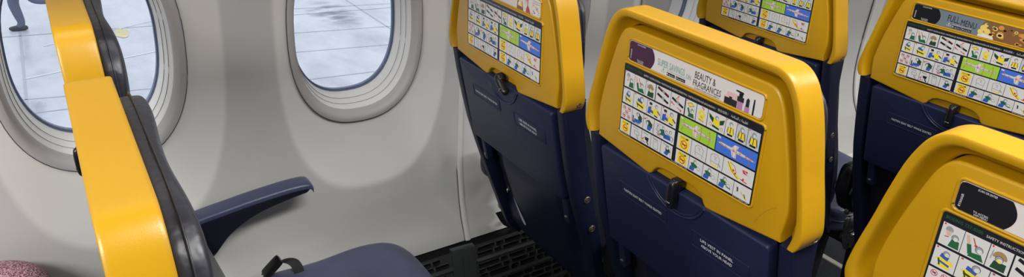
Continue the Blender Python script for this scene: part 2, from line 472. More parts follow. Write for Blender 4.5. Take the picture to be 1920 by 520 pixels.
for x in (XAFT-0.02, 2.65):
    r_ = []
    for y, z in ((0.27, 1.36), (0.26, 1.75), (0.0, 1.98), (-0.6, 2.10), (-1.45, 2.15), (-2.3, 2.10), (-2.9, 1.98), (-3.15, 1.75), (-3.2, 1.40)): r_.append((x, y, z))
    rs.append(r_)
m1.rings(rs, False); m1.keep = True; struct(m1.obj('ceiling', LINER))
m1 = MB(); rs = []
for x in (XAFT-0.02, 2.65): rs.append([(x, -3.2, 1.42), (x, -3.26, 1.0), (x, -3.26, 0.6), (x, -3.16, 0.2), (x, -3.1, FLOOR)])
m1.rings(rs, False); m1.keep = True; struct(m1.obj('wall_right', FARW))
m1 = MB(); boxm(m1, 2.62, 2.66, -3.25, 0.56, FLOOR, 2.15); struct(m1.obj('wall_forward', FARW, smooth=False))
m1 = MB(); boxm(m1, XAFT-0.06, XAFT-0.01, -3.25, 0.56, FLOOR, 2.15); struct(m1.obj('wall_aft', FARW, smooth=False))
for k, (x0, x1) in enumerate(((-2.5, -0.95), (-0.94, 0.62), (0.63, 2.2))):
    m1 = MB(); P = rpoly([(0.20, 1.44), (-0.52, 1.44), (-0.66, 1.60), (-0.60, 1.86), (0.05, 1.90), (0.22, 1.74)], [0.03, 0.04, 0.08, 0.06, 0.04, 0.04])
    m1.rings([[(x, a, b) for a, b in P] for x in (x0, x1)], True, True, True)
    tag(m1.obj('overhead_bin', LINER), ['aft overhead luggage bin above the left seat row', 'middle overhead luggage bin above the safety card seats', 'forward overhead luggage bin above the front seat row'][k], 'luggage bin', 'overhead luggage bins')
m1 = MB(); rs = []
for z in (1.44, 1.1, 0.8, 0.5, 0.26, 0.1, FLOOR): rs.append([(x, wall_y(x_a, z)-.01, z) for x in (XAFT, x_a+0.02)])
m1.rings(rs, False); m1.keep = True; struct(m1.obj('wall_left_aft', FARW))
# ------------------------------------------------------------------ SEATS
T0 = 0.0572; ZB = 0.815; TL = 0.25
def S(u, v, w):
    w += .004
    return (-v*sin(T0)+w*cos(T0), u, ZB+v*cos(T0)+w*sin(T0)-FLOOR)
def SR(x, y, w): return S(-x, y, w)                      # x grows to the right as seen from behind
def LW(x, y, w): return (-y*sin(TL)+w*cos(TL), -x, ZB+y*cos(TL)+w*sin(TL)-FLOOR)
FBT = [(1.06, -0.014), (0.815, 0.0), (0.765, 0.012), (0.645, 0.045), (0.515, 0.095), (0.445, 0.122), (0.367, 0.152), (0.33, 0.17), (0.25, 0.21)]
def FB(z): return interp(FBT, z)
# colours used on the printed cards
PAL = ['card_black', 'card_white', 'card_yellow', 'card_green', 'card_blue', 'card_red', 'card_grey', 'card_skin', 'card_darkgreen', 'card_lightgreen', 'card_mapblue', 'card_brown', 'card_grey_text']
PC = [(0.012, 0.013, 0.018), (0.62, 0.61, 0.60), (0.80, 0.62, 0.03), (0.02, 0.12, 0.05), (0.03, 0.10, 0.42), (0.55, 0.04, 0.05), (0.30, 0.31, 0.33), (0.62, 0.42, 0.32), (0.02, 0.06, 0.03), (0.33, 0.56, 0.05), (0.05, 0.16, 0.62), (0.36, 0.22, 0.10), (0.50, 0.52, 0.54)]
PM = [mat(n, c, 0.35) for n, c in zip(PAL, PC)]
K, Wt, Ye, Gr, Bl, Re, Gy, Sk, Dg, Lg, Mb, Br, Gt = range(13)
class Paint:
    def __init__(s, mb_, f, w0, dw=0.00004): s.mb = mb_; s.f = f; s.w = w0; s.dw = dw
    def poly(s, P, mi):
        s.w -= s.dw; s.mb.add([s.f(a, b, s.w) for a, b in P], [tuple(range(len(P)))], mi)
    def rect(s, x0, y0, x1, y1, mi): s.poly([(x0, y0), (x1, y0), (x1, y1), (x0, y1)], mi)
class Cell:
    """unit square (x right, y down) inside a rectangle of the card"""
    def __init__(s, pt, x0, y0, x1, y1): s.p = pt; s.b = (x0, y0, x1, y1); s.asp = (x1-x0)/abs(y1-y0)
    def m(s, P): x0, y0, x1, y1 = s.b; return [(x0+(x1-x0)*a, y0+(y1-y0)*b) for a, b in P]
    def poly(s, P, mi): s.p.poly(s.m(P), mi)
    def el(s, cx, cy, r, mi, ry=None, n=14, a0=0, a1=2*pi):
        ry = ry or r*s.asp
        s.poly([(cx+r*cos(a0+(a1-a0)*k/n), cy+ry*sin(a0+(a1-a0)*k/n)) for k in range(n+(1 if a1-a0 < 6.2 else 0))], mi)
    def line(s, pts, wd, mi):
        for (a, b), (c_, d) in zip(pts, pts[1:]):
            dx, dy = (c_-a)*s.asp, d-b; L_ = math.hypot(dx, dy) or 1
            nx_, ny_ = -dy/L_*wd/2/s.asp, dx/L_*wd/2
            s.poly([(a+nx_, b+ny_), (c_+nx_, d+ny_), (c_-nx_, d-ny_), (a-nx_, b-ny_)], mi)
    def arrow(s, a, b, c_, d, mi, wd=0.05):
        s.line([(a, b), (c_, d)], wd, mi)
        dx, dy = (c_-a)*s.asp, d-b; L_ = math.hypot(dx, dy); dx /= L_; dy /= L_
        h = wd*2.2
        s.poly([(c_+dx*h/s.asp, d+dy*h), (c_-dy*h*0.8/s.asp, d+dx*h*0.8), (c_+dy*h*0.8/s.asp, d-dx*h*0.8)], mi)
    def ring(s, cx, cy, r, wd, mi, inner):
        s.el(cx, cy, r, mi); s.el(cx, cy, r-wd, inner)
    def prohib(s, cx, cy, r, inner=Wt):
        s.ring(cx, cy, r, r*0.22, Re, inner); s.line([(cx-r*0.45, cy), (cx+r*0.5, cy-r*0.1)], r*0.5, K)
        s.line([(cx-r*0.65, cy-r*0.65*s.asp), (cx+r*0.65, cy+r*0.65*s.asp)], r*0.22*s.asp, Re)
    def head(s, cx, cy, r, hair=Gy, face=Wt):
        s.el(cx, cy, r*1.12, K); s.el(cx, cy, r, hair); s.el(cx+r*0.25, cy+r*0.3, r*0.7, face)
    def belt(s, x, y, L_, mi=K):
        s.line([(x, y), (x+L_*0.42, y+0.13)], 0.15, mi); s.line([(x+L_*0.42, y+0.11), (x+L_*0.66, y+0.19)], 0.19, Gy)
        s.line([(x+L_*0.62, y+0.19), (x+L_, y+0.30)], 0.14, mi)
    def sofa(s, lean=0):
        s.poly([(0.05, 0.95), (0.62, 0.95), (0.95, 0.35), (0.86, 0.3), (0.55, 0.75), (0.05, 0.8)], Gy)
    def person(s, cx, cy, k, top, bot, hair=Gy, arms=None):
        s.poly([(cx-0.16*k, cy+0.12*k), (cx+0.16*k, cy+0.12*k), (cx+0.21*k, cy+0.55*k), (cx-0.21*k, cy+0.55*k)], top)
        s.poly([(cx-0.2*k, cy+0.52*k), (cx+0.2*k, cy+0.52*k), (cx+0.26*k, cy+0.92*k), (cx-0.18*k, cy+0.92*k)], bot)
        s.head(cx, cy, 0.11*k, hair)
        if arms is not None:
            s.line([(cx-0.14*k, cy+0.2*k), (cx+0.3*k, cy+0.42*k)], 0.1*k, arms)
def card_cells(pt, g):
    R1, R2, R3, R4 = (0.098, 0.315), (0.337, 0.545), (0.565, 0.768), (0.788, 0.966)
    def cell(s0, s1, R, mi=Wt):
        pt.poly(g([(s0, R[0]), (s1, R[0]), (s1, R[1]), (s0, R[1])]), mi)
        a = g([(s0, R[0])])[0]; b = g([(s1, R[1])])[0]
        return Cell(pt, a[0], a[1], b[0], b[1])
    mark = lambda c: c.line([(0.06, 0.06), (0.14, 0.06)], 0.08, Re)
    c = cell(.012, .093, R1); mark(c); c.el(.35, .25, .18, Gy); c.poly([(.2, .3), (.5, .3), (.45, .5), (.28, .52)], Sk); c.poly([(.45, .95), (.55, .6), (.9, .6), (.95, .95)], Gr); c.head(.68, .5, .15); c.line([(.2, .6), (.4, .55)], .04, Re)
    c = cell(.0955, .185, R1); c.line([(.12, .1), (.3, .6)], .13, Sk); c.line([(.25, .45), (.38, .85)], .17, Gr); c.arrow(.35, .12, .5, .38, Re, .045); c.poly([(.3, .95), (.4, .75), (.8, .68), (.95, .95)], Gr); c.head(.68, .52, .15)
    c = cell(.188, .266, R1); c.poly([(.2, .95), (.3, .6), (.85, .6), (.85, .95)], Dg); c.el(.5, .42, .32, Br, n=12, a0=pi*.95, a1=pi*2.05); c.head(.5, .5, .17); c.line([(.4, .56), (.62, .6)], .08, Ye); c.line([(.12, .6), (.16, .2)], .04, Gy); mark(c)
    c = cell(.272, .385, R1); c.belt(.1, .1, .78); c.belt(.1, .5, .78); c.arrow(.45, .18, .3, .12, Re, .035); c.arrow(.62, .2, .8, .3, Re, .035)
    c = cell(.388, .490, R1); c.belt(.08, .32, .85); c.arrow(.35, .3, .52, .12, Re, .04); c.line([(.4, .4), (.55, .2)], .1, Sk); c.arrow(.3, .7, .12, .62, Re, .05); c.arrow(.5, .76, .75, .86, Re, .05)
    c = cell(.498, .573, R1); c.poly([(.1, .2), (.5, .08), (.85, .25), (.4, .38)], Br); c.poly([(.18, .22), (.5, .13), (.75, .26), (.4, .33)], Ye); c.line([(.25, .45), (.45, .8)], .13, Gr); c.poly([(.3, .95), (.4, .72), (.8, .7), (.9, .95)], Gr); c.head(.66, .55, .15); mark(c)
    c = cell(.577, .652, R1); c.poly([(.25, .32), (.45, .22), (.7, .3), (.85, .5), (.7, .6), (.72, .85), (.3, .8), (.3, .55), (.15, .5)], Ye); c.el(.5, .42, .1, Wt); c.line([(.4, .6), (.6, .65)], .05, Br); c.line([(.45, .05), (.65, .12), (.6, .2)], .06, Re); c.line([(.25, .8), (.75, .86)], .05, Br)
    c = cell(.656, .773, R1); c.poly([(.05, .15), (.35, .35), (.4, .5), (.3, .6), (.1, .4)], Dg); c.poly([(.95, .2), (.68, .35), (.6, .5), (.7, .6), (.9, .5)], Dg); c.poly([(.35, .3), (.68, .35), (.72, .75), (.32, .7)], Ye); c.head(.52, .28, .09); c.line([(.3, .78), (.7, .85)], .12, Dg); c.el(.2, .75, .08, Re); c.el(.2, .75, .06, Wt); c.el(.83, .8, .08, Re); c.el(.83, .8, .06, Wt)
    for s0, s1 in ((.776, .844), (.847, .914), (.917, .990)):
        c = cell(s0, s1, R1, Wt if s0 < .8 else Gt); c.poly([(.2, .35), (.5, .3), (.85, .4), (.92, .85), (.12, .8)], Gy if s0 > .8 else Wt)
        c.poly([(.25, .42), (.75, .42), (.85, .78), (.18, .75)], K); c.poly([(.3, .4), (.47, .45), (.45, .78), (.24, .76)], Ye); c.poly([(.53, .45), (.7, .42), (.8, .78), (.52, .8)], Ye)
        c.head(.5, .24, .16); c.line([(.25, .86), (.75, .86)], .11, K); mark(c)
    for i, (s0, s1) in enumerate(((.010, .099), (.102, .213))):
        c = cell(s0, s1, R2); c.poly([(.12, .55), (.4, .45), (.8, .5), (.92, .65), (.75, .7), (.8, .92), (.25, .9), (.3, .7)], Ye)
        c.line([(.25, .65), (.75, .75)], .1, Dg if i else Bl); c.line([(.3, .35), (.65, .45)], .2, Bl); c.head(.52 if not i else .6, .24, .13); c.line([(.25, .55), (.35, .85)], .07, Dg); mark(c)
    for i, (s0, s1) in enumerate(((.216, .327), (.330, .449))):
        c = cell(s0, s1, R2); c.poly([(.05, .9), (.1, .45), (.3, .4), (.45, .6), (.5, .9)], Bl); c.el(.26, .26, .11, Sk); c.el(.25, .2, .11, K, ry=.09)
        c.line([(.3, .5), (.6, .6)], .14, Sk if i else Ye); c.poly([(.5, .42), (.8, .42), (.85, .8), (.48, .8)], Ye); c.head(.66, .26, .1); c.line([(.75, .5), (.95, .68)], .09, Dg); c.line([(.55, .86), (.8, .9)], .09, Dg); c.line([(.25, .82), (.5, .85)], .1, Ye); mark(c)
    c = cell(.472, .7285, (.337, .545), Lg); plane_map(c, Lg)
    c = cell(.734, .993, (.337, .545), Mb); plane_map(c, Mb)
    c = cell(.008, .100, R3)
    for x, y in ((.28, .22), (.72, .22), (.5, .5), (.28, .78), (.72, .78)): c.prohib(x, y, .15)
    c = cell(.103, .197, R3); c.sofa(); c.poly([(.45, .2), (.6, .12), (.85, .3), (.9, .65), (.6, .75), (.55, .5)], Dg); c.poly([(.2, .62), (.75, .58), (.8, .8), (.25, .85)], Bl); c.line([(.28, .7), (.2, .95)], .12, Bl); c.line([(.1, .45), (.12, .9)], .1, K); c.head(.5, .25, .12)
    c = cell(.200, .285, R3); c.poly([(.28, .3), (.55, .22), (.85, .42), (.85, .7), (.6, .7), (.35, .5)], Dg); c.poly([(.4, .6), (.8, .65), (.72, .92), (.4, .92)], Bl); c.head(.36, .45, .13); c.arrow(.35, .12, .12, .25, Re, .05); c.line([(.9, .3), (.95, .9)], .05, Gy)
    c = cell(.288, .449, R3); c.poly([(.3, .4), (.5, .35), (.55, .75), (.3, .8)], Gr); c.poly([(.45, .6), (.8, .55), (.85, .85), (.5, .9)], Bl)
    for x, y in ((.2, .35), (.45, .25), (.62, .4), (.8, .3), (.3, .6)): c.head(x, y, .06)
    c.line([(.1, .5), (.3, .75), (.2, .92)], .09, Gy); c.line([(.65, .5), (.95, .6), (.9, .9)], .08, Gy); c.line([(.1, .2), (.35, .12)], .05, Gy); c.line([(.15, .75), (.35, .9)], .06, Re); c.line([(.5, .5), (.6, .8)], .07, Dg)
    def nosmoke(s0, s1, R):
        c = cell(s0, s1, R); c.poly([(.15, .06), (.85, .06), (.85, .94), (.15, .94)], Ye)
        for x in (.28, .42, .56): c.el(x, .2, .06, K); c.el(x, .2, .04, Ye)
        c.line([(.62, .2), (.76, .18)], .1, K); c.ring(.5, .6, .24, .05, Re, Ye); c.line([(.36, .6), (.66, .6)], .08, K); c.line([(.34, .44), (.66, .76)], .06, Re)
    nosmoke(.472, .574, R3); nosmoke(.010, .100, R4); nosmoke(.474, .572, R4)
    for s0, s1 in ((.577, .684), (.687, .797)):
        c = cell(s0, s1, R3); P = [(.3, .85), (.25, .3), (.4, .15), (.65, .15), (.8, .35), (.75, .9)]; c.line(P, .045, Gy); c.line([(.42, .3), (.6, .32), (.5, .45), (.62, .5)], .04, Gy); c.line([(.3, .65), (.75, .7)], .04, Gy)
        if s0 > .6: c.line([(.3, .85), (.75, .9)], .09, Ye); c.line([(.75, .6), (.9, .8)], .08, Gy)
        else: c.line([(.35, .75), (.35, .92), (.7, .95)], .05, Gt)
    c = cell(.800, .995, R3); c.poly([(.12, .15), (.22, .12), (.35, .5), (.6, .82), (.52, .92), (.25, .65)], Ye); c.line([(.14, .15), (.3, .6), (.52, .9)], .035, K); c.line([(.22, .12), (.38, .25), (.45, .6)], .05, Br); c.el(.35, .52, .035, Re); c.el(.42, .66, .03, Re)
    c.poly([(.62, .2), (.8, .18), (.78, .42), (.66, .4)], Re); c.line([(.7, .25), (.9, .5)], .06, Gt); c.line([(.7, .7), (.68, .85)], .12, Re); c.line([(.6, .82), (.82, .9)], .06, Re)
    for k, (s0, s1) in enumerate(((.107, .196), (.199, .273), (.276, .355), (.358, .447))):
        c = cell(s0, s1, R4); c.line([(.15, .12), (.7, .18)], .08, Gy)
        if k == 0: c.line([(.3, .35), (.75, .38), (.75, .65), (.35, .62), (.3, .35)], .06, Gy); c.line([(.55, .7), (.75, .95)], .12, Gy)
        if k == 1: c.poly([(.35, .4), (.8, .4), (.75, .7), (.4, .65)], K); c.line([(.6, .7), (.8, .95)], .12, Dg); c.arrow(.3, .5, .15, .65, Re, .06); c.arrow(.5, .85, .2, .85, Re, .05)
        if k == 2: c.line([(.25, .2), (.7, .22), (.75, .9), (.3, .88), (.25, .2)], .05, Gy); c.line([(.35, .35), (.6, .36)], .05, Gy)
        if k == 3: c.poly([(.4, .4), (.75, .35), (.85, .6), (.45, .65)], Dg); c.poly([(.4, .62), (.75, .62), (.6, .92), (.3, .85)], Bl); c.head(.55, .32, .12); c.line([(.85, .15), (.85, .9)], .04, Gy)
    for k, (s0, s1) in enumerate(((.576, .674), (.677, .781), (.784, .884))):
        c = cell(s0, s1, R4); c.line([(.5, .25), (.9, .3), (.9, .85)], .05, Gt); c.poly([(.12, .4), (.35, .3), (.6, .45), (.55, .65), (.2, .65)], Gr); c.poly([(.1, .62), (.45, .62), (.38, .95), (.05, .95)], Bl); c.head(.42, .24, .11); c.line([(.5, .5), (.82, .55)], .09, Sk if k else Gr); c.el(.7, .6, .12, Gy); c.el(.7, .6, .09, Wt)
        if k == 2: c.line([(.55, .7), (.85, .75)], .08, Gr)
    c = cell(.887, .996, R4); c.line([(.12, .2), (.3, .45), (.1, .7)], .03, Gy); c.el(.22, .35, .05, K); c.line([(.22, .38), (.25, .6)], .1, K); c.poly([(.4, .5), (.5, .5), (.85, .9), (.72, .92)], Ye); c.line([(.42, .52), (.8, .92)], .04, Gy); c.line([(.62, .55), (.72, .8)], .08, Gr)
def plane_map(c, bgm):
    c.poly([(.04, .42), (.12, .34), (.6, .40), (.93, .52), (.97, .55), (.93, .60), (.6, .60), (.12, .50)], Gy)
    c.poly([(.05, .42), (.13, .36), (.6, .42), (.92, .53), (.92, .57), (.6, .58), (.12, .48)], Wt)
    c.poly([(.38, .40), (.52, .40), (.56, .14), (.46, .14)], Wt); c.poly([(.38, .55), (.52, .58), (.52, .9), (.42, .88)], Wt)
    c.line([(.42, .15), (.44, .9)], .025, Re); c.line([(.52, .12), (.5, .92)], .025, Re)
    for x in (.15, .25, .45, .6, .75, .85): c.el(x, .46+x*.08, .022, Re); c.el(x, .46+x*.08, .012, Wt)
    for x, y0, y1 in ((.12, .1, .36), (.1, .55, .8), (.62, .15, .42), (.85, .2, .5), (.62, .62, .9), (.85, .62, .92)): c.arrow(x, .45 if y0 < .3 else .6, x-.02, y0 if y0 < .3 else y1, Re, .03)
    c.line([(.1, .46), (.88, .56)], .02, Re); c.line([(.02, .08), (.1, .12)], .1, Wt)

# --- meshes shared by every seat
OUT = [(.2085, .002), (.2135, .010), (.2165, .024), (.2135, .045), (.2080, .070), (.2005, .100), (.194, .130), (.1875, .157), (.1815, .178), (.1745, .195), (.1665, .2090), (.1560, .2190), (.144, .2242), (.128, .2255), (.06, .2256), (0, .2256)]
INN = [(.1855, .002), (.186, .012), (.188, .026), (.1895, .045), (.186, .070), (.180, .098), (.172, .127), (.1645, .152), (.1590, .169), (.1535, .182), (.1465, .1925), (.1385, .1985), (.130, .2008), (.118, .2015), (.06, .2018), (0, .2018)]
def dens(L_, k=4):
    out = []
    for i in range(len(L_)-1):
        p0, p1, p2, p3 = L_[max(i-1, 0)], L_[i], L_[i+1], L_[min(i+2, len(L_)-1)]
        for j in range(k):
            t = j/k
            out.append(tuple(0.5*((2*b)+(-a+c_)*t+(2*a-5*b+4*c_-d)*t*t+(-a+3*b-3*c_+d)*t**3) for a, b, c_, d in zip(p0, p1, p2, p3)))
    return out+[L_[-1]]
OD, ID = dens(OUT), dens(INN)
OF = OD+[(-a, b) for a, b in OD[::-1][1:]]; IF = ID+[(-a, b) for a, b in ID[::-1][1:]]
def arch_mesh():
    m = MB(); rs = []
    sec = [(-.06, .026), (-.03, .0195), (.05, .0170), (.18, .0130), (.30, .0080), (.40, .0020), (.48, -.0028), (.55, -.0056), (.62, -.0068), (.80, -.0068), (.92, -.0067), (.965, -.0060), (.99, -.0038), (1.0, -.0008), (1.0, .012), (1.0, .022), (1.0, .0325), (.985, .0350), (.94, .0362), (.5, .0362), (.0, .036)]
    n = len(OF)
    for i, (o, q) in enumerate(zip(OF, IF)):
        e = min(i, n-1-i)
        k = 1.0 if e > 2 else (0.0, 0.6, 0.85)[e]   # soften the cut ends
        r_ = []
        for t, w_ in sec:
            ww = w_
            r_.append(S(q[0]+(o[0]-q[0])*t, q[1]+(o[1]-q[1])*t, ww))
        rs.append(r_)
    m.rings(rs, True, True, True); return m
NOTCH = [(-.184, .001), (-.142, -.004), (-.101, -.009), (-.068, -.013), (-.058, -.0135), (-.053, -.009), (-.049, -.002), (-.043, .003), (-.034, .006), (-.02, .0072), (.02, .0072), (.034, .006), (.043, .003), (.049, -.002), (.053, -.009), (.058, -.0135), (.068, -.013), (.101, -.009), (.142, -.004), (.184, .001)]
def panel_mesh():
    m = MB()
    top = inset([(a, b) for a, b in ID]+[(-.1, .2018), (-.1, 0)], .0026)[:len(ID)-1]+[(0, .1992)]; top = [(a, b) for a, b in top]
    right = [(a, b) for a, b in top][3:]      # positive side going up
    left = [(-a, b) for a, b in right[::-1][1:]]
    P = NOTCH+right+left
    slab(m, P, -.0030, .024, .0035, SR)
    R = rpoly([(-.06, -.015), (.06, -.015), (.055, .014), (-.055, .014)], .006); slab(m, R, .009, .014, .001, SR)
    lip(m, rpoly([(-.1345, .0265), (.1345, .0265), (.1345, .1450), (-.1345, .1450)], .007), .0021, -.0030, SR)
    lip(m, rpoly([(-.1275, .1485), (.1275, .1485), (.1275, .1835), (-.1275, .1835)], .007), .0020, -.0030, SR)
    return m
CX0, CX1, CY0, CY1 = -.1325, .1325, .1435, .0280
def card_mesh():
    m = MB(); slab(m, rpoly([(CX0, CY1), (CX1, CY1), (CX1, CY0), (CX0, CY0)], .0055), -.0043, -.002, .0003, SR, K)
    pt = Paint(m, SR, -.00440, 0.0000022)
    g = lambda P: [(CX0+(CX1-CX0)*a, CY0+(CY1-CY0)*b) for a, b in P]
    card_cells(pt, g)
    wz = -.0046
    put_text(m, 'BOEING 737-8200', CX0+.004, CY0-.0068, .036, .0034, SR, wz, Gr)
    put_text(m, 'SAFETY INSTRUCTION / INSTRUKCJA BEZPIECZE\u0143STWA / INSTRUCCI\u00d3N DE SEGURIDAD /', CX0+.0435, CY0-.0075, .142, .0037, SR, wz, Wt)
    put_text(m, '\u5b89\u5168\u8bf4\u660e /', CX0+.189, CY0-.0075, .018, .0037, SR, wz, Gt)
    put_text(m, '\uFE94\uFEE3\uFEFC\uFEB4\uFEDF\uFE8D \uFE95\uFE8E\uFEE4\uFEF4\uFEE0\uFECC\uFE97', CX0+.212, CY0-.0075, .028, .0042, SR, wz, Wt)
    put_text(m, 'EFFECTIVE 2021', CX0+.003, CY1+.0012, .024, .0018, SR, wz, Wt)
    put_text(m, 'RYANAIR GROUP 2021', CX0+.118, CY1+.0012, .032, .0018, SR, wz, Wt)
    put_text(m, 'B737-8200 SIR', CX1-.030, CY1+.0012, .026, .0018, SR, wz, Wt)
    return m
def tray_mesh():
    m = MB()
    slab(m, rpoly([(-.1725, -.207), (.1725, -.207), (.1725, -.012), (-.1725, -.012)], .007), -.004, .014, .003, LW)
    arc = [(-.060, -.0135), (-.0575, -.018), (-.050, -.030), (-.038, -.042), (-.020, -.0515), (0, -.0545), (.020, -.0515), (.038, -.042), (.050, -.030), (.0575, -.018), (.060, -.0135)]
    A2 = dens(arc, 4)
    m.tube([LW(a, b, -.0042) for a, b in A2], .0022, 8)
    m.tube([LW(a*.9, -.0135+(b+.0135)*.88, -.0036) for a, b in A2], .0012, 6)
    return m
def plaque_mesh(x0, x1, y0, y1, lines):
    m = MB(); P = rpoly([(x0, y1), (x1, y1), (x1, y0), (x0, y0)], .0022, 4)
    slab(m, P, -.0042, -.003, .0002, LW, 0); lip(m, P, .0010, -.0042, LW, 0)
    for t, x, y, w_, h in lines: put_text(m, t, x, y, w_, h, LW, -.0046, 1)
    return m
def latch_mesh(rot=0.0):
    m = MB()
    def wp(P, q): 
        a, b = P.y, P.z; a, b = a*cos(rot)-b*sin(rot), a*sin(rot)+b*cos(rot)
        return Vector(SR(.004+a, -.004+b, P.x))
    m.rbox((-.006, 0, .004), (.010, .0078, .0095), 4, 8, wp); m.rbox((-.0125, 0, -.012), (.0085, .0068, .0235), 3.2, 8, wp)
    m.rbox((-.0212, 0, -.022), (.0010, .0045, .0010), 4, 4, wp, 1)
    return m
def side_frame_mesh(sg):
    bk = [(.815, .001), (.765, .012), (.70, .029), (.645, .045), (.58, .069), (.515, .095), (.445, .123), (.40, .141), (.367, .155), (.34, .168), (.322, .182)]
    fwd = [(.308, .200), (.315, .205), (.36, .185), (.431, .158), (.535, .127), (.62, .098), (.712, .069), (.77, .056), (.835, .050)]
    P = [(x, z) for z, x in bk]+[(x, z) for z, x in fwd]
    m = MB()
    f = lambda a, b, w_: (a, sg*w_, b-FLOOR)
    def outer(a, b): return 0
    rs = []
    for (w_, ins) in ((.1835, .003), (.1855, .0006), (.188, 0), (.202, 0), (.2052, .0008), (.2068, .003), (.2072, .006)):
        Q = inset(P, ins) if ins else P
        # the frame narrows towards its foot
        rs.append([f(a, b, w_-max(0, .50-b)*.05) for a, b in Q])
    m.rings(rs, True, True, True); return m
def bolt_mesh(x, z, sg, r, y):
    m = MB(); rs = []
    for rr, d in ((r, 0), (r, .0012), (r*.86, .0022), (r*.66, .0022), (r*.60, .0012), (r*.45, .0012), (r*.38, .0028), (r*.1, .003)):
        rs.append([(x+rr*cos(2*pi*k/20), sg*(y+d), z-FLOOR+rr*sin(2*pi*k/20)) for k in range(20)])
    m.rings(rs, True, False, True); return m
def shell_x(u, z):
    hol = sst((abs(u)-.108)/.03)*sst((.66-z)/.06)*(1-sst((.47-z)/.09))
    return FB(z)+.018-0.010*sst((.60-z)/.05)*(1-(u/.19)**2)+.029*hol
def shell_mesh():
    m = MB(); NU, NZ = 44, 40; rs = []
    for j in range(NZ+1):
        z = .80+(.355-.80)*j/NZ; r_ = []
        for i in range(NU+1):
            u = -.188+.376*i/NU
            r_.append((shell_x(u, z), u, z-FLOOR))
        rs.append(r_)
    for k, (dx, dz) in enumerate(((.006, -.009), (.018, -.014), (.07, -.016))):
        rs.append([(x+dx, y, z+dz) for x, y, z in rs[NZ]])
    m.rings(rs, False); m.keep = True; return m
def back_cushion_mesh():
    m = MB()
    def wp(P, q):
        z = P.z; t = (z-.60)/.24
        lum = .009*math.exp(-((z-.56)/.10)**2)
        x = FB(z)+P.x+(lum if q[0] > 0 else 0)+.0015*sin(37*P.y+21*z)*(q[0] > 0)
        return Vector((x, P.y*(1-.02*t*t), z-FLOOR))
    m.rbox((.052, 0, .605), (.021, .194, .255), 6, 22, wp); return m
def head_cushion_mesh():
    m = MB()
    def wp(P, q):
        z = P.z; t = (z-.86)/.17
        wd = 1-.15*max(0, t)**2
        if t > .7: wd -= .10*((t-.7)/.3)**2
        x = -(z-ZB)*sin(T0)+P.x+(.003*sin(19*P.y+30*z) if q[0] > 0 else 0)
        return Vector((x, P.y*wd, z-FLOOR))
    m.rbox((.0505, 0, .942), (.0145, .1900, .088), 6, 20, wp)
    # seam welt around the pad
    P = []
    for k in range(48):
        a = 2*pi*k/48; c_, s_ = cos(a), sin(a); p = 8
        nn = (abs(c_)**p+abs(s_)**p)**(1/p); q = (0, c_/nn, s_/nn)
        P.append(wp(Vector((.052, q[1]*.1915, .942+q[2]*.089)), (0, 0, 0)))
    m.tube(P, .0009, 6, 0, True)
    return m
def seat_cushion_mesh():
    m = MB()
    def wp(P, q):
        x, y, z = P
        top = max(0, q[2])
        z2 = z-top*(.010*math.exp(-(y/.11)**2)*(1 if x < .5 else .6))+top*.006*sin(14*x+3*y)*.5+top*.0035*sin(26*y+31*x)*math.exp(-((x-.42)/.16)**2)
        z2 += .012*((x-.36)/.24 if x > .36 else 0)*top - .02*max(0, (x-.54)/.06)**2*top
        return Vector((x, y*(1-.03*max(0, (x-.5)/.1)), z2-FLOOR))
    m.rbox((.415, 0, .329), (.193, .2035, .046), 6, 24, wp)
    # side piping
    P = []
    for k in range(60):
        a = 2*pi*k/60; c_, s_ = cos(a), sin(a); nn = (abs(c_)**6+abs(s_)**6)**(1/6)
        P.append((.415+c_/nn*.1945, s_/nn*.205, .329-FLOOR))
    m.tube(P, .0016, 6, 0, True); return m
def armrest_mesh():
    up_ = [(.132, .485), (.145, .497), (.176, .506), (.23, .517), (.287, .527), (.35, .535), (.382, .537), (.394, .536), (.400, .531), (.400, .524)]
    lo_ = [(.393, .518), (.375, .515), (.345, .508), (.30, .496), (.26, .477), (.232, .457), (.214, .436), (.198, .417), (.178, .410), (.156, .425), (.140, .455)]
    P = dens(up_, 3)+dens(lo_, 3); m = MB(); rs = []
    yc, hw = .2465, .0225
    n = len(dens(up_, 3))
    for w_, ins in ((-hw, .006), (-hw+.0012, .0028), (-hw+.004, .0006), (-hw+.0075, 0), (hw-.0075, 0), (hw-.004, .0006), (hw-.0012, .0028), (hw, .006)):
        Q = inset(P, ins) if ins else P
        rs.append([(a, yc+w_, b-FLOOR) for a, b in Q])
    m.rings(rs, True, True, True)
    # shade on the lower body is in its colour, below the lit top pad
    return m
def armrest_pad_mesh():
    m = MB(); up_ = dens([(.129, .485), (.1315, .495), (.140, .5015), (.176, .509), (.23, .519), (.287, .529), (.35, .5375), (.386, .5395), (.400, .5375), (.407, .531), (.4085, .525)], 4); rs = []
    for i, (a, b) in enumerate(up_):
        k = 1.0 if i < len(up_)-8 else 1-.35*((i-(len(up_)-8))/8)**2
        hw = .0232*k; d = .010 if i > 0 else .004
        nx_ = 0; sec = [(-hw, -d), (-hw, -.0045), (-hw+.0015, -.0012), (-hw+.0055, .0012), (-hw*.3, .0024), (hw*.3, .0024), (hw-.0055, .0012), (hw-.0015, -.0012), (hw, -.0045), (hw, -d)]
        rs.append([(a+(c_ if i >= len(up_)-2 else 0)*0, .2465+y, b+c_-FLOOR) for y, c_ in sec])
    m.rings(rs, True, True, True); return m
def frame_mesh():
    m = MB()
    m.tube([(.30, -.20, .262-FLOOR), (.30, .20, .262-FLOOR)], .015, 14); m.tube([(.50, -.20, .262-FLOOR), (.50, .20, .262-FLOOR)], .017, 14)
    P = rpoly([(.27, .270), (.58, .270), (.60, .285), (.56, .300), (.27, .300)], .008)
    m.rings([[(a, y, b-FLOOR) for a, b in P] for y in (-.19, .19)], True, True, True)
    return m
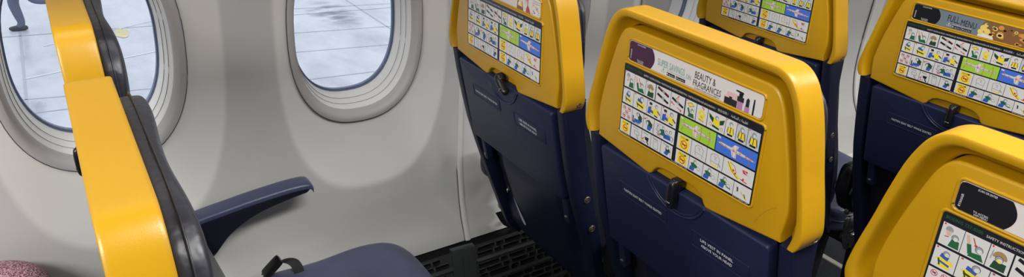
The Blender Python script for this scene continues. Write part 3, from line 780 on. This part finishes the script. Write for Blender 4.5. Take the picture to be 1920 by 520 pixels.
def leg_mesh(x0, x1, y=-.11):
    m = MB(); rs = []
    for t in (0, .1, .5, .9, 1):
        z = .262*(1-t)+(FLOOR+.006)*t; x = x0+(x1-x0)*t; a = .016+.006*(abs(t-.5)*2)**2
        rs.append([(x+sx_*a, y+sy*.011, z-FLOOR) for sx_, sy in ((-1, -.6), (-.7, -1), (.7, -1), (1, -.6), (1, .6), (.7, 1), (-.7, 1), (-1, .6))])
    m.rings(rs, True, True, True)
    m2 = MB(); P = rpoly([(x1-.035, y-.016), (x1+.035, y-.016), (x1+.035, y+.016), (x1-.035, y+.016)], .006)
    m.rings([[(a, b, z) for a, b in P] for z in (.0005, .008)], True, True, True); return m
def belt_mesh():
    m = MB(); P = [(.292, .202, .362), (.302, .199, .378), (.325, .192, .388), (.343, .182, .386), (.350, .168, .374), (.346, .14, .365)]
    D = dens(P, 4); rs = []
    for i, p in enumerate(D):
        rs.append([(p[0]-.011, p[1]-.002, p[2]-FLOOR-.001), (p[0]+.011, p[1]+.004, p[2]-FLOOR-.001), (p[0]+.011, p[1]+.0055, p[2]-FLOOR+.001), (p[0]-.011, p[1]-.0005, p[2]-FLOOR+.001)])
    m.rings(rs, True, True, True); return m
def buckle_mesh():
    m = MB()
    def wp(P, q):
        a = .75; x, z = P.x*cos(a)-P.z*sin(a), P.x*sin(a)+P.z*cos(a); return Vector((.300+x, .186+P.y, .384+z-FLOOR))
    m.rbox((0, 0, 0), (.024, .016, .005), 7, 6, wp); return m
def tray_arm_mesh(sg):
    m = MB(); P = rpoly([(sg*.158-.008, -.275), (sg*.158+.008, -.275), (sg*.158+.008, -.19), (sg*.158-.008, -.19)], .004)
    slab(m, P, .008, .022, .002, LW); m.rbox((0, 0, 0), (.002, .004, .004), 3, 4, lambda P_, q: Vector(LW(sg*.158+P_.y, -.262+P_.z, .008+P_.x)), 1)
    return m

AD = {}
AC = [mat('advert_'+n, c, 0.35) for n, c in (('plum', (.055, .016, .045)), ('pale', (.66, .61, .59)), ('teal', (.17, .36, .34)), ('charcoal', (.025, .022, .025)), ('pink', (.66, .44, .42)), ('slate', (.16, .20, .235)), ('black', (.009, .009, .012)), ('orange', (.62, .27, .05)), ('brown', (.22, .10, .04)), ('lemon', (.78, .58, .16)), ('lilac', (.42, .20, .38)), ('leafgreen', (.08, .20, .05)), ('red', (.42, .06, .07)), ('whiteprint', (.72, .70, .70)))]
(Apl, Apa, Ate, Ach, Api, Asl, Abk, Aor, Abr, Ale, Ali, Agr, Ard, Awh) = range(14)
def advert_mesh(kind):
    m = MB(); x0, x1, y0, y1 = -.1255, .1255, .1505, .1815
    base, left, txt = {'beauty': (Apa, Apl, Ate), 'menu': (Asl, Abk, Ach), 'food': (Apa, Apl, Ach), 'plain': (Apa, Abk, Ach)}[kind]
    slab(m, rpoly([(x0, y0), (x1, y0), (x1, y1), (x0, y1)], .0055), -.0043, -.002, .0003, SR, base)
    pt = Paint(m, SR, -.0044, .000003)
    # dark panel with the round right edge
    R = [(x0+.0052, y0+.0003), (x0+.0015, y0+.0018), (x0+.0003, y0+.005), (x0+.0003, y1-.005), (x0+.0015, y1-.0018), (x0+.0052, y1-.0003)]
    E_ = [(-.0735+.0045*(1-((t-.5)/.5)**2)*1.6-.004, y1-.0003-(y1-y0-.0006)*t) for t in [k/12 for k in range(13)]]
    pt.poly(R+E_, left)
    put_text(m, 'SCAN OR ENTER', -.1085, .1775, .018, .0022, SR, -.0046, Awh)
    put_text(m, 'TO ACCESS', -.107, .1542, .014, .0022, SR, -.0046, Awh); put_text(m, 'WIFI MENU', -.106, .1515, .013, .0020, SR, -.0046, Awh)
    put_text(m, 'RYANAIR', -.1195, .1545, .014, .0024, SR, -.0046, Awh, ang=pi/2*.98)
    if kind != 'plain':
        # blank plate where the printed square stood is left plain
        P = rpoly([(-.1070, .1575), (-.0900, .1575), (-.0900, .1755), (-.1070, .1755)], .002); pt.poly(P, left)
        ax = -.053; pt.rect(ax+.009, .1525, ax+.0255, .1572, Abk); pt.rect(ax+.0275, .1525, ax+.0455, .1572, Abk)
        put_text(m, 'App Store', ax+.0135, .1538, .0105, .0020, SR, -.0046, Awh); put_text(m, 'Google Play', ax+.0315, .1538, .0125, .0020, SR, -.0046, Awh)
        pt.poly([(ax+.0105+.0012*cos(k*pi/5), .1549+.0013*sin(k*pi/5)) for k in range(10)], Awh); pt.poly([(ax+.0290, .1560), (ax+.0290, .1536), (ax+.0310, .1548)], Awh)
        c2 = Ate if kind == 'beauty' else Awh
        put_text(m, 'TELL MORE ON THE RYANAIR APP', ax+.009, .1588, .036, .0018, SR, -.0046, c2)
        pt.rect(ax+.0015, .1575, ax+.0022, .1625, c2); pt.poly([(ax-.0002, .1590), (ax+.0038, .1590), (ax+.0018, .1568)], c2); pt.rect(ax-.002, .1548, ax+.0058, .1554, c2); pt.rect(ax-.002, .1548, ax-.0014, .1570, c2); pt.rect(ax+.0052, .1548, ax+.0058, .1570, c2)
    if kind == 'beauty':
        put_text(m, 'SUPER SAVINGS', -.0635, .1620, .0535, .0100, SR, -.0046, Ate); put_text(m, 'ON', -.0070, .1600, .0095, .0070, SR, -.0046, Ate)
        put_text(m, 'BEAUTY &', .0090, .1665, .0375, .0098, SR, -.0046, Ach); put_text(m, 'FRAGRANCES', .0075, .1553, .0500, .0088, SR, -.0046, Ach)
        put_text(m, 'ALL RECEIPTS AVAILABLE ON WWW.RYANAIR.COM', .0110, .1520, .045, .0018, SR, -.0046, Abk)
        pt.poly(rpoly([(.0655, .158), (.088, .158), (.087, .1685), (.068, .1685)], .003), Api)
        pt.rect(.0640, .1508, .0850, .1600, Ach); pt.rect(.0715, .1600, .0765, .1625, Ach); pt.poly([(.0625, .1508), (.0640, .1508), (.0640, .160), (.0665, .1600), (.0640, .1625), (.0625, .160)], Api)
        pt.rect(.0855, .1508, .0945, .1610, Ali); pt.poly([(.0855, .1508), (.0945, .1508), (.0945, .1610), (.0855, .1610)], Ali); pt.rect(.0845, .1610, .0955, .1675, Ach); pt.rect(.0868, .1675, .0930, .1720, Abk); pt.poly([(.0810, .1730), (.0940, .1715), (.0935, .1745), (.0815, .1750)], Abk)
        pt.rect(.0980, .1508, .1055, .1580, Ali); pt.poly([(.0990, .1580), (.1045, .1580), (.1045, .1680), (.1018, .1705), (.0992, .1670)], Ach)
        pt.rect(.1105, .1508, .1130, .1580, Abk); pt.poly([(.1103, .1580), (.1132, .1580), (.1128, .1720), (.1107, .1720)], Abk)
    if kind in ('menu', 'food'):
        rnd = random.Random(5)
        if kind == 'menu':
            put_text(m, 'FULL', -.0560, .1635, .0225, .0125, SR, -.0046, Ach); put_text(m, 'MENU', -.0300, .1615, .0290, .0115, SR, -.0046, Ach)
            pt.poly([(.003, .1508), (.0075, .160), (.006, .171), (.012, .1812), (.1235, .1812), (.1250, .178), (.1250, .152), (.1235, .1508)], Abr)
            pt.poly([(.004, .1508), (.006, .158), (.018, .163), (.030, .158), (.034, .1508)], Awh)
            for k in range(44):
                cx = .014+rnd.random()*.106; cy = .1535+rnd.random()*.023; r = .0025+rnd.random()*.004
                pt.poly([(cx+r*cos(a*pi/4), cy+r*.8*sin(a*pi/4)) for a in range(8)], rnd.choice([Aor, Abr, Aor, Ale, Abr]))
                pt.poly([(cx+r*.6*cos(a*pi/4), cy+r*.4*sin(a*pi/4)) for a in range(8)], rnd.choice([Abr, Aor, Abk, Abr]))
            for cx, cy, r in ((.012, .168, .006), (.020, .163, .0055), (.008, .160, .005), (.016, .1745, .004)): pt.poly([(cx+r*cos(a*pi/5), cy+r*sin(a*pi/5)) for a in range(10)], Ale)
            pt.poly([(.014, .176), (.022, .181), (.020, .174)], Agr); pt.poly([(.026, .172), (.034, .178), (.030, .170)], Agr)
        else:
            put_text(m, 'FRESH FOOD', -.0560, .1640, .050, .0110, SR, -.0046, Ach)
            pt.poly([(.050, .1508), (.052, .166), (.068, .168), (.072, .1508)], Abr); pt.poly([(.053, .158), (.058, .168), (.066, .168), (.068, .157)], Ale); pt.poly([(.054, .162), (.060, .166), (.063, .160)], Awh)
            pt.poly([(.080, .1508), (.081, .158), (.085, .164), (.084, .178), (.088, .178), (.087, .165), (.092, .158), (.096, .1508)], Ard); pt.poly([(.078, .164), (.082, .178), (.085, .178)], Ard)
            pt.rect(.101, .1725, .1245, .1735, Asl); pt.rect(.101, .1765, .1245, .1773, Asl)
            for k in range(26):
                cx = .098+rnd.random()*.024; cy = .153+rnd.random()*.017; r = .0006+rnd.random()*.0014
                pt.poly([(cx+r*cos(a*pi/3), cy+r*sin(a*pi/3)) for a in range(6)], rnd.choice([Asl, Aor, Ale, Agr]))
    return m
def build_seat():
    r = empty('airline_seat', (0, 0, 0))
    a = arch_mesh().obj('headrest_surround', YEL, r, ang=50)
    for sg in (-1, 1): bolt_mesh(.028, .833, sg, .0082, .2128).obj('bolt', BRASS, a)
    panel_mesh().obj('back_panel', YEL, r, ang=50)
    m = card_mesh(); m.keep = True; m.obj('safety_card', PM, r, smooth=False)
    t = tray_mesh().obj('tray_table', NAVY, r, ang=50)
    m = plaque_mesh(-.127, -.020, -.0855, -.0605, [('FASTEN SEAT BELT WHILE SEATED', -.118, -.0755, .088, .0047)]); m.keep = True; m.obj('label_plate', [NAVY, TXT], t)
    m = plaque_mesh(.034, .142, -.0925, -.0645, [('LIFE VEST IN PANEL', .052, -.0760, .062, .0052), ('ABOVE YOUR HEAD', .053, -.0855, .059, .0052)]); m.keep = True; m.obj('label_plate', [NAVY, TXT], t)
    for sg in (-1, 1): tray_arm_mesh(sg).obj('tray_arm', [NAVY, STEEL], r)
    latch_mesh().obj('tray_latch', [BLACK, STEEL], r, ang=60)
    for sg in (-1, 1):
        f_ = side_frame_mesh(sg).obj('side_frame', NAVYS, r, ang=40)
        bolt_mesh(.079, .625, sg, .0075, .2068).obj('bolt', BRASS, f_); bolt_mesh(.100, .556, sg, .0075, .2068).obj('bolt', BRASS, f_)
    shell_mesh().obj('back_shell', NAVYS, r, ang=60)
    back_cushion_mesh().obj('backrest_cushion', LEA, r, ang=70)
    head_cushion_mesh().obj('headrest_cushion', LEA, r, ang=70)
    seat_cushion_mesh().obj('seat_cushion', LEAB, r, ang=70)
    a = armrest_mesh().obj('armrest', ARMB, r, ang=50); armrest_pad_mesh().obj('armrest_pad', NAVYA, a, ang=60)
    m = MB(); m.rbox((.150, .2465, .502-FLOOR), (.030, .0225, .052), 3.2, 10); m.obj('hinge_cover', BLACK, a, ang=80)
    frame_mesh().obj('seat_frame', BLKM, r, ang=40)
    leg_mesh(.33, .31).obj('leg', BLKM, r, ang=40); leg_mesh(.49, .53).obj('leg', BLKM, r, ang=40)
    b = belt_mesh().obj('seat_belt', BLKM, r); buckle_mesh().obj('buckle', BLACK, b)
    return r
def copy_tree(o, parent=None):
    c = o.copy(); C.objects.link(c); c.parent = parent
    for ch in kids[o.name]: copy_tree(ch, c)
    return c
proto = build_seat()
kids = {}
for o_ in list(C.objects): kids.setdefault(o_.name, [])
for o_ in list(C.objects):
    if o_.parent: kids.setdefault(o_.parent.name, []).append(o_)
SY, SY2 = 0.4873, 0.4915
YS = [0.0, -SY, -SY-SY2]
GRP = 'yellow and navy airline seats in rows along the windows'
SEATS = [  # row x, index, z drop, label, advert
 (0.0, 1, 0, 'centre airline seat with the plum and pale SUPER SAVINGS beauty advert above its safety card', 'beauty'),
 (0.0, 0, 0, 'airline seat beside the wall vent panels, left neighbour of the seat with the beauty advert', 'food'),
 (0.0, 2, 0, 'nearest airline seat at lower right corner, only yellow top and part of card in view', 'plain'),
 (PITCHX, 0, 0, 'airline seat beyond the centre seat, its latch just above the centre seat top edge', None),
 (PITCHX, 1, 0, 'airline seat at upper right with grey FULL MENU advert and picture of waffles', 'menu'),
 (PITCHX, 2, 0, 'front row aisle airline seat, right neighbour of the FULL MENU seat', None),
 (-0.7175, 1, -0.0204, 'nearer of the two left airline seats seen edge-on, long yellow top edge reaching the bottom', None),
 (-0.7175, 0, -0.0204, 'farther of the two left edge-on airline seats, by the window, with blue armrest and cushion', None),
 (-0.7175, 2, -0.0204, 'aisle airline seat of the left row, next to the nearer edge-on seat', None),
 (-1.50, 0, -0.0204, 'airline seat behind the left row carrying the pink speckled scarf', None)]
placed = []
for i, (x, k, dz, lab, ad) in enumerate(SEATS):
    o_ = proto if i == 0 else copy_tree(proto)
    o_.location = (x, YS[k]-(.10 if x < -1 else 0), FLOOR+dz); tag(o_, lab, 'seat', GRP); placed.append(o_)
for (x, k, dz, lab, ad), o_ in zip(SEATS, placed):
    if dz:      # this row's seat bases stand level with the others, only the backs sit lower
        for ch in o_.children:
            if ch.name.split('.')[0] in ('seat_cushion', 'armrest', 'seat_frame', 'leg', 'seat_belt'): ch.location.z -= dz
            if ch.name.startswith('armrest'):
                for g_ in ch.children:
                    if g_.name.startswith('hinge'): g_.location.z -= .030
    m = advert_mesh(ad or 'plain'); m.keep = True
    m.obj('advert_card', AC, o_, smooth=False)
# the latch of the seat by the wall is turned sideways
for ch in placed[1].children:
    if ch.name.startswith('tray_latch'):
        m = latch_mesh(0.95); q_ = m.obj('tray_latch_turned', [BLACK, STEEL], None, ang=60); ch.data = q_.data; bpy.data.objects.remove(q_)
# pale scuff on its lower shell
m = MB()
PS = dens([(-.121, .472), (-.117, .455), (-.110, .440), (-.104, .425), (-.098, .412), (-.094, .400), (-.098, .392), (-.106, .392), (-.112, .402), (-.1145, .420), (-.118, .440)], 3)
m.add([(shell_x(abs(a)-.014, b)-.0018, -a-.014, b-FLOOR) for a, b in PS], [tuple(range(len(PS)))])
sc_ = m.obj('scuff_mark', SCUFF, placed[1], smooth=False)

m = MB(); m.tube([SR(a, b, -.0029) for a, b in dens([(.143, .010), (.148, .021), (.158, .036), (.171, .047)], 4)], .0004, 5)
m.obj('scratch', mat('scratch_mark', (.30, .16, .01), .6), placed[0])
# buckles of the next row's belts hanging beside the seats
for k_, sx in ((1, .20), (4, .17)):
    m = MB()
    D_ = dens([(.30, .262, .36), (.27, .255, .31), (.24, .245, .28), (.20, .235, .30), (.17, .232, .345)], 5)
    m.rings([[(p[0]-.010, p[1], p[2]-FLOOR), (p[0]+.010, p[1]+.001, p[2]-FLOOR), (p[0]+.010, p[1]+.003, p[2]-FLOOR), (p[0]-.010, p[1]+.002, p[2]-FLOOR)] for p in D_], True, True, True)
    b_ = m.obj('seat_belt', BLKM, placed[k_])
    m = MB(); m.rbox((.19, .236, .375-FLOOR), (.020, .008, .024), 5, 6); m.rbox((.165, .238, .415-FLOOR), (.007, .007, .009), 3, 5); m.rbox((.215, .232, .335-FLOOR), (.012, .005, .005), 3, 5)
    m.obj('buckle', STEEL, b_)

# ------------------------------------------------------------------ scarf on the seat behind the left row
PINK = mat('pink_speckled_knit', (0.42, 0.16, 0.22), 0.9, bump=1.0, bscale=260, bdist=0.006)
n_ = PINK.node_tree.nodes; l_ = PINK.node_tree.links; b_ = n_['Principled BSDF']
t_ = n_.new('ShaderNodeTexCoord'); v_ = n_.new('ShaderNodeTexNoise'); v_.inputs['Scale'].default_value = 340; v_.inputs['Detail'].default_value = 2
r_ = n_.new('ShaderNodeValToRGB'); r_.color_ramp.elements[0].position = .42; r_.color_ramp.elements[0].color = (.25, .06, .11, 1); r_.color_ramp.elements[1].position = .58; r_.color_ramp.elements[1].color = (.72, .46, .55, 1)
l_.new(t_.outputs['Object'], v_.inputs['Vector']); l_.new(v_.outputs['Fac'], r_.inputs[0]); l_.new(r_.outputs[0], b_.inputs['Base Color'])
m = MB()
def wp(P, q): return Vector((P.x, P.y, P.z+.012*sin(16*P.x+9*P.y)*max(0, q[2])+.008*sin(31*P.y+3)*max(0, q[2])))
m.rbox((-.945, .135, .453), (.150, .135, .068), 2.8, 24, wp)
tag(m.obj('folded_scarf', PINK, ang=80), 'pink speckled knitted fabric bundle just showing in the lower left corner', 'scarf')

# ------------------------------------------------------------------ outside: apron and a walking person
GZ = -2.9
APR = bpy.data.materials.new('wet_concrete_apron'); APR.use_nodes = True
n_ = APR.node_tree.nodes; l_ = APR.node_tree.links; b_ = n_['Principled BSDF']
t_ = n_.new('ShaderNodeTexCoord'); mp = n_.new('ShaderNodeMapping'); mp.inputs['Scale'].default_value = (1.0, .45, 1)
z1 = n_.new('ShaderNodeTexNoise'); z1.inputs['Scale'].default_value = 1.1; z1.inputs['Detail'].default_value = 8; z1.inputs['Roughness'].default_value = .62
r1 = n_.new('ShaderNodeValToRGB'); r1.color_ramp.elements[0].position = .34; r1.color_ramp.elements[0].color = (.31, .325, .37, 1); r1.color_ramp.elements[1].position = .60; r1.color_ramp.elements[1].color = (.54, .55, .58, 1)
r2 = n_.new('ShaderNodeValToRGB'); r2.color_ramp.elements[0].position = .38; r2.color_ramp.elements[0].color = (.10, .10, .10, 1); r2.color_ramp.elements[1].position = .62; r2.color_ramp.elements[1].color = (.42, .42, .42, 1)
l_.new(t_.outputs['Object'], mp.inputs[0]); l_.new(mp.outputs[0], z1.inputs['Vector']); l_.new(z1.outputs['Fac'], r1.inputs[0]); l_.new(z1.outputs['Fac'], r2.inputs[0])
l_.new(r1.outputs[0], b_.inputs['Base Color']); l_.new(r2.outputs[0], b_.inputs['Roughness'])
m = MB(); m.add([(-60, .6, GZ), (80, .6, GZ), (80, 140, GZ), (-60, 140, GZ)], [(0, 1, 2, 3)])
o_ = m.obj('ground', APR, smooth=False); struct(o_)
SEAM = mat('dark_slab_joint', (.38, .39, .44), .6); PALE = mat('pale_wet_streak', (.62, .64, .68), .5); YP = mat('worn_yellow_paint', (.56, .48, .27), .6, mott=.3, mscale=6)
m = MB()
def strip(p, q, wd, z=GZ+.003, mi=0):
    p, q = Vector(p+(0,)), Vector(q+(0,)); n = (q-p).normalized(); n = Vector((-n.y, n.x, 0))*wd/2
    m.add([(a.x, a.y, z) for a in (p-n, q-n, q+n, p+n)], [(0, 1, 2, 3)], mi)
for x in (-7.3, -1.1, 5.12, 11.3): strip((x, 1), (x-.1, 60), .035)
for y in (6.2, 9.9, 13.72, 17.5, 22): strip((-15, y+.2), (25, y-.3), .03)
for y, x0, x1 in ((11.35, 2.2, 5.6), (12.5, 2.4, 5.8), (14.2, 3.2, 6.4), (10.5, -1.2, 1.2)): strip((x0, y), (x1, y-.25), .022)
strip((-1.1, 11.4), (2.0, 12.6), .05, GZ+.004, 1); strip((-.8, 13.0), (1.6, 14.4), .03, GZ+.004, 1)
P = [(.42+.11*cos(a*pi/6)*(1+.2*sin(a*2)), 13.4+.32*sin(a*pi/6)) for a in range(12)]
m.add([(a, b, GZ+.005) for a, b in P], [tuple(range(12))], 2)
REFL = bpy.data.materials.new('painted_reflection'); REFL.use_nodes = True  # dark reflection in the wet apron, painted as a soft patch
n_ = REFL.node_tree.nodes; l_ = REFL.node_tree.links; b_ = n_['Principled BSDF']; b_.inputs['Base Color'].default_value = (.17, .19, .26, 1); b_.inputs['Roughness'].default_value = .45
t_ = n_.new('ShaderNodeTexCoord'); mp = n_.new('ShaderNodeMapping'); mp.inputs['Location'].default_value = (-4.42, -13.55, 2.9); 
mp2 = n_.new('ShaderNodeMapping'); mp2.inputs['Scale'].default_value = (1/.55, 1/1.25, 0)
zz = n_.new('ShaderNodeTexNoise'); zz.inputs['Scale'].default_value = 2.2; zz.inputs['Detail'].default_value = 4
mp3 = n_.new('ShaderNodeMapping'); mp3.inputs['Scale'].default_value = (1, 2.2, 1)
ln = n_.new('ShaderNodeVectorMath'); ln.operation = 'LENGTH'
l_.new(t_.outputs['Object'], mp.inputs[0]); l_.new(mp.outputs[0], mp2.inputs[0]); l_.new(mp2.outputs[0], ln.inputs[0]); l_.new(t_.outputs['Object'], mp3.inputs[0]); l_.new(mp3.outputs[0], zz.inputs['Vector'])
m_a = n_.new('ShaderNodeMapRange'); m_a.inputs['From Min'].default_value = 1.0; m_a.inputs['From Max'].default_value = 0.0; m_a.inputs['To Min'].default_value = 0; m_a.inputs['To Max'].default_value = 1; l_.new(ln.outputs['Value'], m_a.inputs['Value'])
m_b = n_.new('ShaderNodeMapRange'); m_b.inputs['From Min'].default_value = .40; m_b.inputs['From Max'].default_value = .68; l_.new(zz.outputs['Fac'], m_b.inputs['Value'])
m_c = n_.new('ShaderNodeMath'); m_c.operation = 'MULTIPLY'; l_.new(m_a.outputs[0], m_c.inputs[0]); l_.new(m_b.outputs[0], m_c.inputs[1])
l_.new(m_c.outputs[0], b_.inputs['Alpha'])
m.add([(3.8, 12.2, GZ+.008), (5.05, 12.2, GZ+.008), (5.05, 14.9, GZ+.008), (3.8, 14.9, GZ+.008)], [(0, 1, 2, 3)], 3)
o_ = m.obj('slab_joint', [SEAM, PALE, YP, REFL], smooth=False); o_.name = 'trim_7'; struct(o_)
# person walking across the apron
def skin_obj(name, verts, edges, rad, material, parent, sub=2):
    me = bpy.data.meshes.new(name); me.from_pydata(verts, edges, []); o = bpy.data.objects.new(name, me); C.objects.link(o)
    sk = o.modifiers.new('skin', 'SKIN'); sk.use_smooth_shade = True
    for i, r in enumerate(rad):
        v = me.skin_vertices[0].data[i]; v.radius = r if isinstance(r, tuple) else (r, r); v.use_root = (i == 0)
    sb = o.modifiers.new('sub', 'SUBSURF'); sb.levels = sub; sb.render_levels = sub
    bpy.context.view_layer.update()
    me2 = bpy.data.meshes.new_from_object(o.evaluated_get(bpy.context.evaluated_depsgraph_get()))
    bpy.data.objects.remove(o)
    me2.materials.clear(); me2.materials.append(material)
    o = bpy.data.objects.new(name, me2); C.objects.link(o); o.parent = parent
    return o
CLO = mat('hazed_blue_workwear', (.12, .14, .20), .8); SHO = mat('dark_shoe', (.05, .05, .06), .5); SKN = mat('skin', (.45, .27, .19), .6); HAI = mat('brown_hair', (.05, .03, .02), .7)  # workwear colour lightened to carry the window glare
pr = empty('person', (-1.0, 14.0, GZ), 'person in dark trousers walking on the wet apron outside the left window', 'person')
# facing -X (left); stance leg forward, trailing leg bent behind
V = [(0, 0, .95), (0, 0, 1.12), (0, 0, 1.32), (-.01, 0, 1.47), (-.03, 0, 1.56),
     (-.02, .09, .90), (-.15, .10, .52), (-.06, .10, .10), (-.16, .10, .05),
     (.02, -.09, .90), (.17, -.10, .58), (.56, -.10, .55), (.62, -.10, .46),
     (0, .19, 1.42), (.12, .24, 1.15), (-.02, .25, .92),
     (0, -.19, 1.42), (-.16, -.24, 1.17), (-.34, -.22, 1.02)]
E_ = [(0, 1), (1, 2), (2, 3), (3, 4), (0, 5), (5, 6), (6, 7), (7, 8), (0, 9), (9, 10), (10, 11), (11, 12), (2, 13), (13, 14), (14, 15), (2, 16), (16, 17), (17, 18)]
Rd = [(.15, .12), (.14, .11), (.16, .12), .065, .06, .115, .095, .068, .05, .115, .095, .06, .05, .06, .048, .035, .06, .048, .035]
skin_obj('body', V, E_, Rd, CLO, pr)
m = MB(); m.rbox((-.045, 0, 1.655), (.095, .075, .115), 2.3, 10, lambda P, q: Vector((P.x*(1-.1*(q[2] < 0)), P.y*(1+.12*q[2]), P.z)))
m.rbox((-.145, 0, 1.645), (.018, .014, .022), 2, 5); m.rbox((-.04, .077, 1.65), (.022, .01, .03), 2, 4); m.rbox((-.04, -.077, 1.65), (.022, .01, .03), 2, 4)
m.rbox((-.135, 0, 1.605), (.008, .028, .007), 2, 4)
h_ = m.obj('head', SKN, pr, ang=80)
m = MB(); m.rbox((-.025, 0, 1.705), (.10, .082, .085), 2.2, 10); m.obj('hair', HAI, h_, ang=80)
for x, y, z in ((-.02, .25, .87), (-.385, -.22, 1.0)):
    m = MB(); m.rbox((x, y, z), (.028, .018, .045), 2.4, 6)
    for k in range(4): m.tube([(x-.02+.013*k, y, z-.035), (x-.022+.013*k, y, z-.07), (x-.028+.013*k, y-.006, z-.09-.006*(k in (1, 2)))], [.0085, .008, .006], 6)
    m.tube([(x-.025, y-.005, z+.01), (x-.045, y-.012, z-.02), (x-.048, y-.014, z-.045)], [.010, .009, .007], 6)
    m.obj('hand', SKN, pr, ang=80)
for (x, y, z, a) in ((-.13, .10, .047, 0.0), (.63, -.10, .47, 1.35)):
    m = MB()
    def wq(P, q, x=x, y=y, z=z, a=a):
        X, Z = P.x, P.z*(1-.35*(q[0] < 0)*(q[2] > 0)*abs(q[0])); return Vector((x+X*cos(a)-Z*sin(a), y+P.y, z+X*sin(a)+Z*cos(a)))
    m.rbox((0, 0, 0), (.145, .048, .048), 3, 10, wq); m.obj('shoe', SHO, pr, ang=80)
